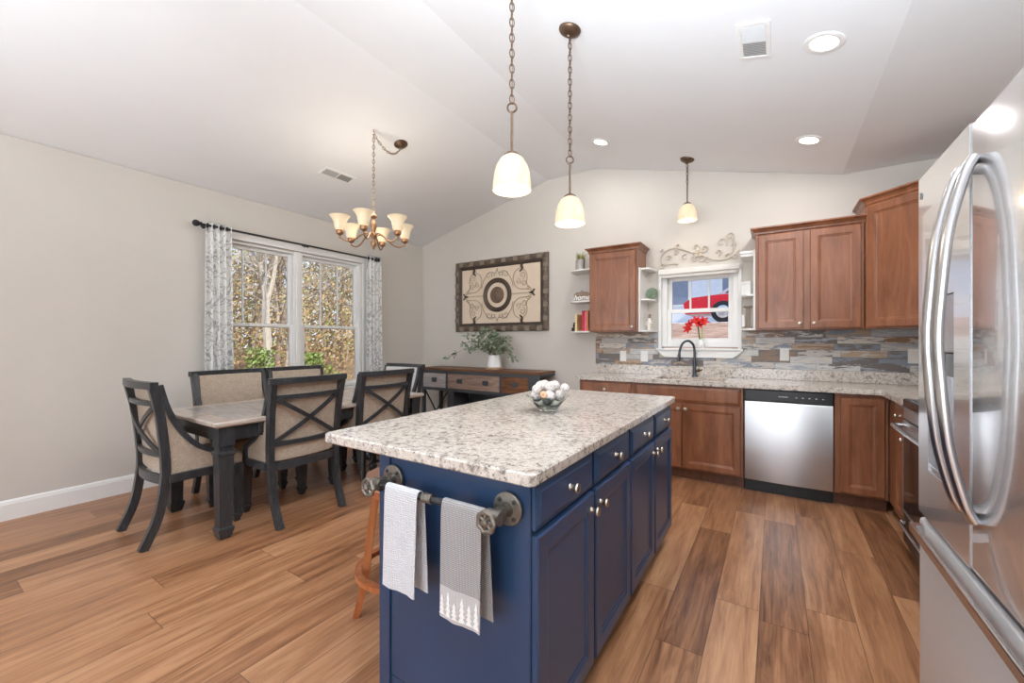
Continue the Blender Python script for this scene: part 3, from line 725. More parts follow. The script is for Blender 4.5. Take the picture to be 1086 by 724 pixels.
G().rings([[(x, -.01, z) for x, z in pp], [(x, .01, z) for x, z in pp]]).obj('board', M['signwood'], sg, smooth=0)
def text(txt, size, parent, loc, rot, m, ext=.001):
    cu = bpy.data.curves.new('lettering', 'FONT'); cu.body = txt; cu.size = size; cu.align_x = 'CENTER'; cu.align_y = 'CENTER'; cu.extrude = ext; cu.shear = .25; cu.offset = .0012
    o = bpy.data.objects.new('lettering', cu); COL.objects.link(o); o.parent = parent; o.location = loc; o.rotation_euler = rot; me = bpy.data.meshes.new_from_object(o); me.materials.clear(); me.materials.append(m); bpy.data.objects.remove(o)
    o = bpy.data.objects.new('lettering', me); COL.objects.link(o); o.parent = parent; o.location = loc; o.rotation_euler = rot; return o
text('home', .085, sg, (0, -.0115, .042), (rad(90), 0, 0), M['white'])
def book(x, w, h, d, mat, label):
    t = thing('book', label, 'book', (x, 4.46, 1.3885), 0, 'books on the lowest shelf')
    g = G(); g.box(-w / 2, -d / 2, 0, -w / 2 + .002, d / 2, h); g.box(w / 2 - .002, -d / 2, 0, w / 2, d / 2, h); g.box(-w / 2 + .0021, -d / 2, 0, w / 2 - .0021, -d / 2 + .003, h)
    g.obj('cover', mat, t, smooth=0); G().box(-w / 2 + .0022, -d / 2 + .0032, .003, w / 2 - .0022, d / 2 - .004, h - .003).obj('page_block', M['paper'], t, smooth=0)
book(-1.935, .022, .195, .15, M['bookcream'], 'cream yellow book standing alone left of the red book')
book(-1.846, .030, .232, .16, M['bookred'], 'red book, tallest of the books on the lowest shelf')
book(-1.820, .020, .222, .15, M['bookpink'], 'pink book pressed between the red and the orange book')
book(-1.795, .026, .235, .16, M['bookorange'], 'pale orange book right against the cabinet side')
dc = thing('desk_clip', 'small black figure-shaped ornament in front of the cream book', 'ornament', (-1.985, 4.44, 1.3885))
G().box(-.024, -.015, 0, .024, .015, .045, .006, 2).obj('base', M['black'], dc); g = G(); g.box(-.01, -.008, .0455, .01, .008, .085, .004); g.ball((.008, 0, .095), .012, (1.3, .8, .8), 2); g.obj('figure', M['black'], dc)
pt_ = thing('display_plate', 'round green glazed plate leaning on the shelf beside the window', 'plate', (-1.112, 4.50, 1.7162))
G().lathe([(.0, 0), (.033, .0), (.060, .010), (.062, .013), (.057, .012), (.034, .005), (.0, .004)], (0, .01, .0655), Vector((.12, -1, .2)), 32).obj('plate', M['green'], pt_)
G().box(-.03, -.012, 0, .03, .03, .004).obj('plate_stand', M['darkiron'], pt_, smooth=0)
fg = thing('figurine', 'white porcelain figurine on the lowest shelf left of the window', 'figurine', (-1.128, 4.47, 1.3892))
g = G(); g.lathe([(.030, 0), (.030, .008), (.018, .014), (.024, .04), (.034, .075), (.028, .10), (.014, .118), (.011, .13), (.0, .131)], (0, 0, 0)); g.tube([(-.024, 0, .095), (-.038, -.006, .07), (-.03, -.012, .052)], .008, 8); g.tube([(.024, 0, .095), (.03, -.014, .075), (.012, -.03, .075)], .008, 8)
g.obj('body', M['figurine'], fg); g = G(); g.ball((0, 0, .145), .0155); g.ball((0, .005, .163), .016, (1.3, 1.3, .35), 2); g.obj('head', plain('figurine_brown', c(150, 128, 104), .5), fg)
bx_ = thing('gift_box', 'small plain white box on the shelf right of the window', 'box', (-.222, 4.46, 1.7042), rad(-18))
G().box(-.042, -.035, 0, .042, .035, .105, .003).obj('box_body', M['white'], bx_, smooth=0); G().box(-.044, -.037, .1055, .044, .037, .13, .003).obj('lid', M['white'], bx_, smooth=0)
ch_ = thing('candle_holder', 'brown wooden pillar candle holder on the lowest shelf right of the window', 'candle holder', (-.216, 4.45, 1.3912))
g = G(); g.box(-.036, -.034, 0, .036, .034, .018, .003); g.box(-.018, -.018, .0185, .018, .018, .195, .003); g.box(-.038, -.036, .1955, .038, .036, .212, .003); g.obj('post', wood('pillar_wood', c(98, 82, 66), c(126, 108, 88), c(150, 132, 110)), ch_, smooth=0)
g = G(); g.lathe([(.014, 0), (.014, .11), (.0, .112)], (-.036, -.03, .019), n=12); g.obj('candle', M['ceramic'], ch_)
# red flower on the window sill
am = thing('amaryllis', 'red amaryllis blooms in a white vase on the kitchen window sill', 'flower', (-.66, 4.58, 1.2005))
G().lathe([(.028, 0), (.034, .01), (.038, .035), (.026, .065), (.017, .085), (.021, .095), (.016, .095), (.0, .06)], (.02, 0, 0)).obj('vase', M['ceramic'], am)
G().tube([(.012, 0, .07), (.0, 0, .16), (-.01, 0, .26)], .007, 8).obj('stem', plain('green_stalk', c(92, 112, 62), .5), am)
G().tube([(.022, 0, .08), (.035, .004, .15), (.03, .01, .21)], [.006, .008, .003], 6).obj('leaf', plain('pale_leaf', c(178, 196, 110), .5), am)
rnd = random.Random(5)
for cx, cz, yaw in ((-.075, .235, 200), (-.022, .275, 110), (.045, .27, 40), (-.09, .20, 230), (.01, .25, 300)):
    g = G(); ctr = Vector((cx, -.03 + .01 * rnd.random(), cz)); ax = Vector((math.cos(rad(yaw)) * .5, -.7, .3 + .4 * rnd.random() - .3)).normalized(); u = ax.orthogonal().normalized(); v = ax.cross(u)
    for k in range(6):
        a = 2 * PI * k / 6; d = (u * math.cos(a) + v * math.sin(a)); s_ = ax.cross(d)
        p0, p1, p2 = ctr, ctr + d * .026 + ax * .02, ctr + d * .058 + ax * .026
        g.quad(p0 - s_ * .004, p0 + s_ * .004, p1 + s_ * .017, p1 - s_ * .017); g.quad(p1 - s_ * .017, p1 + s_ * .017, p2 + s_ * .004, p2 - s_ * .004)
    g.obj('bloom', M['red'], am, smooth=0)
# roller blind
rb = thing('roller_blind', 'white roller blind rolled up at the top of the kitchen window', 'blind', (-.67, BY - .0145, 0))
G().box(-.383, -.055, 1.978, .383, -.0, 2.032, .008, 2).obj('cassette', M['blind'], rb, smooth=0)
g = G(); g.box(-.36, -.03, 1.955, .36, -.026, 1.977); g.cyl((-.36, -.028, 1.952), (.36, -.028, 1.952), .007); g.obj('shade_cloth', M['blind'], rb)

# scroll ornament above the window (pale metal, sprays of curls)
so = thing('scroll_ornament', 'pale scrolling metal wall ornament above the kitchen window', 'wall ornament', (-.67, BY - .012, 2.06))
g = G(); R_ = .0075
g.tube(smooth_path([(-.30, 0, .03), (-.35, 0, .05), (-.37, 0, .10), (-.33, 0, .17), (-.25, 0, .20), (-.15, 0, .18), (-.07, 0, .14), (.0, 0, .11), (.07, 0, .08), (.13, 0, .045), (.20, 0, .03), (.27, 0, .035), (.33, 0, .07), (.37, 0, .11)], 6), R_, 8)
g.tube(smooth_path([(-.34, 0, .045), (-.27, 0, .035), (-.22, 0, .035), (-.195, 0, .02)], 5), R_, 8)
g.obj('main_stem', M['palescroll'], so)
g = G()
for sp in ((-.29, .105, .032, .008, 0, 400), (-.215, .155, .03, .008, 120, -260), (-.13, .095, .034, .008, 60, 420), (-.04, .075, .035, .008, -30, -420), (-.02, .19, .03, .008, -90, 280), (.06, .165, .045, .01, -150, 230), (.03, .06, .045, .01, 90, -260), (.10, .035, .03, .007, 90, 430),
           (.22, .20, .055, .012, -40, 300), (.19, .11, .035, .008, -90, 250), (.29, .255, .045, .01, -60, 330), (.28, .06, .03, .007, 180, -200), (.33, .05, .025, .007, 90, -260), (-.35, .02, .028, .007, 60, 420), (-.36, .19, .02, .006, -60, 220), (-.2, .225, .022, .006, -120, 200)):
    G().tube(spiral(*sp), R_ * .85, 6).obj('curl', M['palescroll'], so)
g.tube(smooth_path([(.27, 0, .04), (.32, 0, .11), (.33, 0, .18), (.31, 0, .25)], 5), R_, 8); g.obj('stem', M['palescroll'], so)
G().tube(smooth_path([(.30, 0, .16), (.33, 0, .20), (.35, 0, .16)], 4), R_ * .8, 6).obj('curl', M['palescroll'], so)
g = G()
for k in range(5): a = 2 * PI * k / 5 + .4; g.ball((.0 + .03 * math.cos(a), -.006, .125 + .03 * math.sin(a)), .02, (1, .35, 1), 2)
g.ball((0, -.012, .125), .012); g.obj('rosette', M['palescroll'], so)

# ------------------------------------------------------------------ range and refrigerator on the right wall
rg = thing('range_oven', 'black and stainless range between the corner cabinet and the fridge', 'oven', (.69, 3.403, 0), rad(-90))
RW = .757
G().box(0, .0, .03, RW, .605, .905, .002).obj('body', M['black'], rg, smooth=0)
g = G(); g.box(0, -.032, .8725, RW, -.0005, .922, .004); g.box(0, -.0004, .906, RW, .605, .922, .003); g.obj('cooktop', M['blackglass'], rg, smooth=0)
cpn = G().box(0, -.030, .80, RW, -.0005, .872, .006).obj('control_panel', M['steel'], rg, smooth=0)
od = G().box(.004, -.035, .235, RW - .004, -.0005, .795, .004).obj('oven_door', M['steel'], rg, smooth=0)
G().box(.04, -.0365, .26, RW - .04, -.0355, .72).obj('glass', M['blackglass'], od, smooth=0)
g = G(); g.tube(smooth_path([(.04, -.036, .765), (.045, -.075, .765), (.09, -.088, .765), (RW / 2, -.092, .765), (RW - .09, -.088, .765), (RW - .045, -.075, .765), (RW - .04, -.036, .765)], 6), .014, 10); g.obj('handle', M['handle'], od)
sd = G().box(.004, -.03, .055, RW - .004, -.0005, .228, .004).obj('drawer', M['black'], rg, smooth=0)
g = G(); g.tube([(.05, -.031, .185), (.05, -.055, .185), (.3, -.06, .185), (RW - .05, -.055, .185), (RW - .05, -.031, .185)], .009, 8); g.obj('handle', M['handle'], sd)
for x in (.05, RW - .05):
    for y in (.05, .55): G().cyl((x, y, 0), (x, y, .0295), .02).obj('foot', M['black'], rg)

fr = thing('refrigerator', 'stainless french door refrigerator at the right edge', 'refrigerator', (.395, 1.845, 0), rad(-90))
FW, FH = .838, 1.795
G().box(.006, .065, .02, FW - .006, .885, FH - .012, .006).obj('body', plain('grey_fridge_case', c(120, 121, 124), .4, .3), fr, smooth=0)
def steel_front(x0, z0, x1, z1, cut=None):
    g = G(); r = .012
    def rg_(i, y): return [(x0 + i, y, z0 + i), (x1 - i, y, z0 + i), (x1 - i, y, z1 - i), (x0 + i, y, z1 - i)]
    if not cut:
        g.rings([rg_(0, .062), rg_(0, r), rg_(.0035, .0035), rg_(r, 0)]); return g
    a, b, e, f = cut
    for q in ((x0, z0, x1, b), (x0, f, x1, z1), (x0, b, a, f), (e, b, x1, f)): g.box(q[0], 0, q[1], q[2], .062, q[3])
    return g
ZD = .722
cut = (.098, .875, .312, 1.40)
ld = steel_front(0, ZD, FW / 2 - .003, FH, cut).obj('door', M['fridge'], fr, smooth=0)
disp = plain('dispenser_grey', c(176, 178, 182), .25, .6)
g = G(); a, b, e, f = cut
g.box(a + .0005, .05, b + .0005, e - .0005, .0615, f - .16); g.box(a + .0005, .004, f - .16, e - .0005, .0615, f - .0005, .002); g.box(a + .0005, .004, b + .0005, e - .0005, .05, b + .018, .002)
g.obj('dispenser', disp, ld, smooth=0); G().box(a + .07, .02, f - .23, e - .07, .045, f - .161, .004).obj('paddle', M['black'], ld, smooth=0)
rd = steel_front(FW / 2 + .003, ZD, FW, FH).obj('door', M['fridge'], fr, smooth=30)
G().lathe([(.011, 0), (.011, .0015), (.0, .002)], (.03, -.0005, 1.735), (0, -1, 0), 20).obj('badge', plain('grey_badge', c(128, 130, 134), .4, .5), ld)
for par, x in ((ld, FW / 2 - .042), (rd, FW / 2 + .042)):
    pth = smooth_path([(x, -.004, 1.70), (x, -.022, 1.655), (x, -.048, 1.53), (x, -.061, 1.38), (x, -.066, 1.275), (x, -.061, 1.17), (x, -.048, 1.02), (x, -.022, .895), (x, -.004, .85)], 8)
    g = G(); pr = [(math.cos(2 * PI * k / 14) * .017 * (1 if abs(math.cos(2 * PI * k / 14)) < .8 else .95), math.sin(2 * PI * k / 14) * .011) for k in range(14)]
    g.sweep(pth, pr, (0, -1, 0)); g.obj('handle', M['handle'], par)
fd_ = steel_front(0, .06, FW, ZD - .022).obj('drawer', M['fridgedrawer'], fr, smooth=30)
g = G(); g.box(.03, -.030, ZD - .062, FW - .03, -.018, ZD - .034, .004, 2); g.box(.03, -.0185, ZD - .062, .06, -.0005, ZD - .034); g.box(FW - .06, -.0185, ZD - .062, FW - .03, -.0005, ZD - .034); g.obj('handle', M['handle'], fd_, smooth=0)
G().box(.01, .03, .0, FW - .01, .885, .0195).obj('base', M['black'], fr, smooth=0)
G().box(.01, .012, ZD - .018, FW - .01, .064, ZD - .004).obj('gasket', M['black'], fr, smooth=0)

# ------------------------------------------------------------------ dining table and chairs
tb = thing('dining_table', 'long dining table with weathered grey top and charcoal legs', 'table', (-3.40, 2.05, 0))
HX, HY = .47, .90
def ring_rect(hx, hy, z): return [(-hx, -hy, z), (hx, -hy, z), (hx, hy, z), (-hx, hy, z)]
g = G(); g.rings([ring_rect(HX - .012, HY - .012, .724), ring_rect(HX, HY, .735), ring_rect(HX, HY, .753), ring_rect(HX - .007, HY - .007, .76)]); tt = g.obj('tabletop', M['tabletop'], tb, smooth=0)
g = G(); g.box(-HX + .12, -HY + .12, .7601, HX - .12, HY - .12, .7612); g.obj('inlay', M['tableinlay'], tt, smooth=0)
g = G(); ax_, ay_ = HX - .055, HY - .055
g.box(-ax_, -ay_, .625, ax_, -ay_ + .022, .7235); g.box(-ax_, ay_ - .022, .625, ax_, ay_, .7235); g.box(-ax_, -ay_ + .022, .625, -ax_ + .022, ay_ - .022, .7235); g.box(ax_ - .022, -ay_ + .022, .625, ax_, ay_ - .022, .7235)
g.obj('apron', M['chairwood'], tb, smooth=0)
for y in (-.62, -.05):
    dd = G().box(ax_ + .0005, y, .640, ax_ + .010, y + .5, .715, .003).obj('drawer', M['chairwood'], tb, smooth=0)
def sqring(cx, cy, h, z): return [(cx - h, cy - h, z), (cx + h, cy - h, z), (cx + h, cy + h, z), (cx - h, cy + h, z)]
def square_leg(prof, cx, cy):
    g = G(); g.rings([sqring(cx, cy, h, z) for z, h in prof]); return g
for sx in (-1, 1):
    for sy in (-1, 1):
        square_leg([(0, .028), (.012, .034), (.06, .046), (.072, .044), (.078, .036), (.50, .043), (.535, .044), (.54, .050), (.552, .052), (.562, .050), (.568, .040), (.592, .040), (.598, .047), (.7232, .047)], sx * (HX - .078), sy * (HY - .078)).obj('leg', M['chairwood'], tb, smooth=0)

def make_chair(label, fab, back_fab=None):
    t = thing('dining_chair', label, 'chair', (0, 0, 0), 0, 'dining chairs')
    wood_ = M['chairwood']; back_fab = back_fab or fab
    top, bot = .262, .225
    for s in (-1, 1):
        pth = smooth_path([(s * .236, .312, 0), (s * .240, .243, .17), (s * .244, .210, .36), (s * .248, .205, .52), (s * .255, .232, .80), (s * .262, .272, 1.0)], 6)
        G().bar(pth, .046, .040, (1, 0, 0)).obj('leg', wood_, t, smooth=30)
        square_leg([(0, .017), (.02, .020), (.05, .031), (.058, .030), (.064, .024), (.10, .025), (.11, .027), (.33, .033), (.405, .033)], s * .215, -.205).obj('leg', wood_, t, smooth=0)
        sw = smooth_path([(s * .262, .236, 1.0), (s * .262, .20, .86), (s * .262, .14, .72), (s * .264, .05, .60), (s * .266, -.05, .535), (s * .266, -.085, .50), (s * .266, -.088, .405)], 6)
        G().bar(sw, .030, .030, (1, 0, 0)).obj('side_frame', wood_, t, smooth=30)
        G().box(s * .266 - .013, -.072, .385, s * .266 + .013, .19, .435, .002).obj('side_rail', wood_, t, smooth=0)
        bk = smooth_path([(s * .250, .190, .436), (s * .250, .185, .52), (s * .255, .210, .80), (s * .258, .236, .96)], 4)
        fr_ = [p for p in sw if .45 < p.z < .97]; fr_ = [Vector((p.x - s * .012, p.y + .012, p.z)) for p in fr_][::-1]
        fr_ = [Vector((s * .252, -.074, .436))] + fr_
        g = G(); poly_ = bk + fr_[::-1]
        g.rings([[(p.x + .008, p.y, p.z) for p in poly_], [(p.x - .008, p.y, p.z) for p in poly_]]); g.obj('side_panel', fab, t, smooth=0)
    g = G(); rs = []
    for k in range(9):
        v = k / 8; z = .44 + .545 * v; yb = .165 + .03 * v ** 1.5 * 1.6
        row = []
        for i in range(9): u = -1 + 2 * i / 8; row.append((u * (.232 + .01 * v), yb + .022 * (1 - u * u) - .022 * (1 - u ** 4) * math.sin(PI * min(1, v * .9 + .1)), z))
        row2 = []
        for i in range(8, -1, -1): u = -1 + 2 * i / 8; row2.append((u * (.232 + .01 * v), yb + .034 + .022 * (1 - u * u), z))
        rs.append(row + row2)
    g.rings(rs); g.obj('back_cushion', back_fab, t, smooth=60)
    def rail(z, y, h, th, bow, x=.242):
        pth = [(x * (-1 + 2 * k / 10), y + bow * (1 - (-1 + 2 * k / 10) ** 2), z) for k in range(11)]; return G().bar(pth, th, h, (0, 0, 1))
    rail(1.0, .268, .042, .044, .035, .288).obj('top_rail', wood_, t, smooth=30)
    rail(.885, .252, .030, .022, .034).obj('back_rail', wood_, t, smooth=30)
    rail(.560, .210, .030, .022, .034).obj('back_rail', wood_, t, smooth=30)
    rail(.405, .205, .055, .026, .034, .235).obj('seat_rail', wood_, t, smooth=30)
    for s in (-1, 1):
        pth = []
        for k in range(13):
            v = k / 12; u = s * (-1 + 2 * v); z = .572 + .30 * v; pth.append((u * .228, .212 + .040 * v + .034 * (1 - u * u) + (.012 if s > 0 else -.0), z))
        G().bar(pth, .012, .028, (0, 1, 0) if False else (0, 0, 1)).obj('cross_slat', wood_, t, smooth=30)
    G().box(-.246, -.238, .408, .246, .155, .492, .024, 3).obj('seat', fab, t, smooth=60)
    g = G()
    for k in range(22): g.ball((-.236 + .472 * k / 21, -.239, .416), .0055, (1, .5, 1), 1)
    for s in (-1, 1):
        for k in range(7): g.ball((s * .2465, -.224 + k * .0225, .416), .0055, (.5, 1, 1), 1)
    g.obj('nailhead_trim', M['nickel'], t)
    return t
c2 = make_chair('X-back dining chair facing the window, nearer the camera of the two on the room side', M['linen'])
c2.location = (-3.12, 1.72, 0); c2.rotation_euler = (0, 0, rad(-90))
dup(c2, (-3.12, 2.435, 0), rad(-90), 'X-back dining chair facing the window, the one half hidden behind the island slab')
dup(c2, (-3.445, 1.20, 0), rad(178), 'X-back dining chair at the near head of the table by the left wall')
dup(c2, (-3.79, 1.70, 0), rad(90), 'dining chair with its back to the window, nearer the curtain on the left')
dup(c2, (-3.79, 2.285, 0), rad(90), 'dining chair with its back to the window, under the middle window post')
c6 = make_chair('dining chair with window light painted into its pale linen, at the far head of the table beside the console', M['litlinen'], M['litlinen'])
c6.location = (-3.50, 2.96, 0); c6.rotation_euler = (0, 0, 0)

# ------------------------------------------------------------------ console table, plant, wall art
cs = thing('console_table', 'rustic console table with iron frame and three drawers on the back wall', 'console', (-4.20, 4.19, 0))
CW, CD = 1.90, .395
tp = G().box(-.0, -.015, .876, CW, CD, .910, .004).obj('top', M['rustwood'], cs, smooth=0)
g = G(); g.box(.0, -.008, .838, CW, .0, .875); g.box(0, -.008, .60, CW, .0, .636)
for x in (.0, .458, 1.335, CW - .15): g.box(x, -.008, .636, x + (.03 if 0 < x < 1.6 else .035), .0, .838)
g.box(CW - .115, -.008, .636, CW, 0, .838)
g.box(0, 0.0, .60, .02, CD - .01, .636); g.box(CW - .02, 0.0, .60, CW, CD - .01, .636); g.box(0, 0, .845, .02, CD - .01, .875); g.box(CW - .02, 0, .845, CW, CD - .01, .875)
g.obj('frame', M['consoleiron'], cs, smooth=0)
G().box(.025, .004, .602, CW - .13, CD - .02, .870).obj('drawer_case', M['rustwood'], cs, smooth=0)
for x0, x1, m, pulls in ((.040, .453, M['greywood'], (.25,)), (.493, 1.33, M['midwood'], (.70, 1.12)), (1.37, 1.745, M['rustwood'], (1.56,))):
    d = G().box(x0, -.014, .641, x1, .0035, .833, .003).obj('drawer', m, cs, smooth=0)
    for px in pulls:
        g = G(); g.box(px - .045, -.017, .715, px + .045, -.0145, .775); pu = g.obj('pull_plate', M['consoleiron'], d, smooth=0)
        G().tube([(px - .03, -.0175, .75), (px - .03, -.03, .748), (px - .022, -.034, .725), (px + .022, -.034, .725), (px + .03, -.03, .748), (px + .03, -.0175, .75)], .005, 6).obj('handle', M['consoleiron'], d)
for x in (0.002, CW - .042):
    for y in (.001, CD - .045): G().box(x, y, 0, x + .04, y + .04, .5995).obj('leg', M['consoleiron'], cs, smooth=0)
for x in (.46, 1.36):
    G().box(x, .012, 0, x + .115, CD - .05, .5995, .003).obj('pedestal', M['consoleiron'], cs, smooth=0)
for x0, x1 in ((.045, .455), (1.48, CW - .045)):
    for a, b in (((x0, .595), (x1, .04)), ((x1, .595), (x0, .04))):
        yy = .018 if a[0] < b[0] else .030
        G().bar([(a[0], yy, a[1]), (b[0], yy, b[1])], .010, .018, (0, 1, 0)).obj('cross_brace', M['black'], cs, smooth=0)
G().box(.58, CD - .05, .08, 1.355, CD - .03, .598).obj('back_panel', M['consoleiron'], cs, smooth=0)
g = G()
for q in ((-.06, .0, 0, .055), (.0, .0, .0, .06)): pass
g.lathe([(.03, 0), (.03, .004)], (CW - .065, -.009, .79), (0, -1, 0), 14); g.lathe([(.012, 0), (.012, .008)], (CW - .065, -.0132, .79), (0, -1, 0), 10)
for a in range(4): t_ = rad(45 + 90 * a); g.lathe([(.022, 0), (.022, .004)], (CW - .065 + .045 * math.cos(t_), -.0085, .79 + .035 * math.sin(t_)), (0, -1, 0), 12)
g.obj('corner_bracket', M['consoleiron'], cs, smooth=0)

vp = thing('potted_plant', 'trailing sage green plant in a white pot on the console', 'plant', (-3.08, 4.375, .9105))
G().lathe([(.118, 0), (.122, .004), (.122, .022), (.116, .027), (.0, .027)], (0, 0, 0), n=28).obj('pot_base', wood('pale_pot_wood', c(150, 120, 92), c(176, 146, 114), c(196, 168, 136)), vp)
G().lathe([(.094, .0275), (.098, .032), (.090, .10), (.076, .165), (.074, .182), (.068, .182), (.068, .15), (.0, .15)], (0, 0, 0), n=28).obj('pot', M['ceramic'], vp)
rnd = random.Random(21); gs = G(); gl = G()
tips = [(-.70, -.10, .14), (-.52, -.06, .33), (-.38, -.12, .43), (-.25, .02, .45), (-.12, -.1, .50), (.02, .0, .46), (.12, -.12, .42), (.24, .0, .38), (.30, -.1, .30), (.40, -.06, .10), (-.32, -.14, .24), (.18, -.16, .20), (-.2, -.18, .33), (.05, -.2, .34), (-.45, .0, .25), (.28, -.02, .16), (-.10, .05, .40), (.08, .06, .36)]
for tx, ty, tz in tips:
    mid = (tx * .45, ty * .45, max(tz, .25) * .75 + .10)
    pth = smooth_path([(rnd.uniform(-.03, .03), rnd.uniform(-.03, .03), .16), mid, (tx, ty, tz)], 7); gs.tube(pth, .0028, 5)
    for i, p in enumerate(pth):
        if i < 3: continue
        if abs(tx) > .6 and 5 < i < 11: continue
        for q in range(2 if rnd.random() < .8 else 3):
            d = Vector((rnd.uniform(-1, 1), rnd.uniform(-1, .6), rnd.uniform(-.7, .8))).normalized(); L_ = rnd.uniform(.045, .085); w_ = L_ * .24
            s_ = d.cross(Vector((rnd.uniform(-1, 1), rnd.uniform(-1, 1), rnd.uniform(-1, 1)))).normalized(); nn = d.cross(s_)
            a_ = p + d * .008; b_ = a_ + d * L_ * .5 + nn * .004; e_ = a_ + d * L_
            gl.quad(a_, b_ + s_ * w_, e_, b_ - s_ * w_)
gs.obj('stems', M['stem'], vp); gl.obj('foliage', M['leaf'], vp, smooth=0)

wa = thing('wall_art', 'large framed panel with round medallion and scrolls above the console', 'wall art', (-3.158, BY - .001, 1.905))
AW, AH, F_ = .758, .497, .115
def frame_ring(d, y): return [(-AW + d, y, -AH + d), (AW - d, y, -AH + d), (AW - d, y, AH - d), (-AW + d, y, AH - d)]
g = G(); rs = [frame_ring(0, -.001), frame_ring(0, -.022), frame_ring(.012, -.034), frame_ring(.04, -.040), frame_ring(.072, -.034), frame_ring(.078, -.026)]
g.rings(rs + [frame_ring(.078, -.001)], False, False); fo = g.obj('frame', M['frameold'], wa, smooth=0)
fbm = plain('taupe_frame_band', c(128, 116, 100), .55, .1, .15, 14)
for k in range(8):
    for sgn in (-1, 1):
        g = G(); x = -AW + .12 + (2 * AW - .24) * k / 7; g.box(x - .035, -.0425, sgn * (AW and AH) - (.07 if sgn > 0 else 0) , x + .035, -.030, sgn * AH + (.07 if sgn < 0 else 0), .004); g.obj('frame_band', fbm, fo, smooth=0)
for k in range(5):
    for sgn in (-1, 1):
        g = G(); z = -AH + .16 + (2 * AH - .32) * k / 4; g.box(sgn * AW - (.07 if sgn > 0 else 0), -.0425, z - .03, sgn * AW + (.07 if sgn < 0 else 0), -.030, z + .03, .004); g.obj('frame_band', fbm, fo, smooth=0)
g = G(); g.rings([frame_ring(.0785, -.001), frame_ring(.0785, -.030), frame_ring(.10, -.026), frame_ring(F_, -.016), frame_ring(F_, -.001)], False, False); g.obj('inner_lip', M['framelip'], wa, smooth=0)
g = G(); g.box(-AW + F_ + .0005, -.010, -AH + F_ + .0005, AW - F_ - .0005, -.001, AH - F_ - .0005); g.obj('panel', M['artpanel'], wa, smooth=0)
g = G(); mx = -.03
g.lathe([(.168, .0), (.172, .014), (.186, .020), (.192, .014), (.200, .016), (.214, .026), (.226, .020), (.232, .012), (.232, .0)], (mx, -.0105, 0), (0, -1, 0), 44, False); g.obj('medallion_ring', M['darkscroll'], wa)
g = G(); g.lathe([(.112, .0), (.112, .012), (.100, .018), (.088, .014), (.080, .018), (.055, .020), (.048, .014), (.035, .020), (.018, .026), (.0, .027)], (mx, -.0105, 0), (0, -1, 0), 36)
for k in range(14): a = 2 * PI * k / 14; g.ball((mx + .068 * math.cos(a), -.030, .068 * math.sin(a)), .011, (1, .5, 1), 1)
g.obj('medallion', plain('brown_medallion', c(112, 92, 76), .5, .2, .25, 60), wa)
g = G(); gd = G(); r_ = .0036
for sx in (-1, 1):
    o = lambda p: [(mx + sx * (x), -.016, z) for x, _, z in p]
    g.tube(o([(.24, 0, 0), (.52, 0, 0)]), r_, 6)
    for sz in (-1, 1):
        m_ = lambda p: [(mx + sx * x, -.017, sz * z) for x, _, z in p]
        g.tube(m_(smooth_path([(.56, 0, .02), (.48, 0, .05), (.36, 0, .06), (.29, 0, .11), (.26, 0, .20), (.29, 0, .29), (.36, 0, .33)], 6)), r_, 6)
        g.tube(m_(smooth_path([(.36, 0, .345), (.44, 0, .30), (.475, 0, .22), (.47, 0, .12), (.54, 0, .05)], 6)), r_, 6)
        for sp in ((.40, .235, .052, .010, -80, 330), (.335, .16, .042, .008, 90, -320), (.425, .125, .046, .010, 180, -260), (.49, .075, .03, .006, 200, 560), (.14, .27, .055, .010, 200, -220), (.055, .28, .04, .008, -30, 330)):
            g.tube(m_(spiral(*sp)), r_ * .9, 6)
        g.tube(m_(smooth_path([(.26, 0, .10), (.22, 0, .22), (.12, 0, .32), (.03, 0, .30), (.0, 0, .36)], 5)), r_, 6)
        lf = smooth_path([(.36, 0, .285), (.40, 0, .325), (.385, 0, .37), (.42, 0, .38)], 5); n_ = len(lf)
        gd.tube(m_(lf), [.004 + .013 * math.sin(PI * (k + .5) / n_) for k in range(n_)], 6)
    for k in range(-2, 3):
        gd.ball((mx + sx * (.555 + .012 * abs(k)), -.018, k * .018), .013, (1.5, .5, .8), 1)
    gd.tube([(mx + sx * .50, -.018, 0), (mx + sx * .55, -.018, 0)], [.005, .02], 6)
g.obj('scrollwork', M['scrolliron'], wa); gd.obj('leaf_tip', M['darkscroll'], wa)

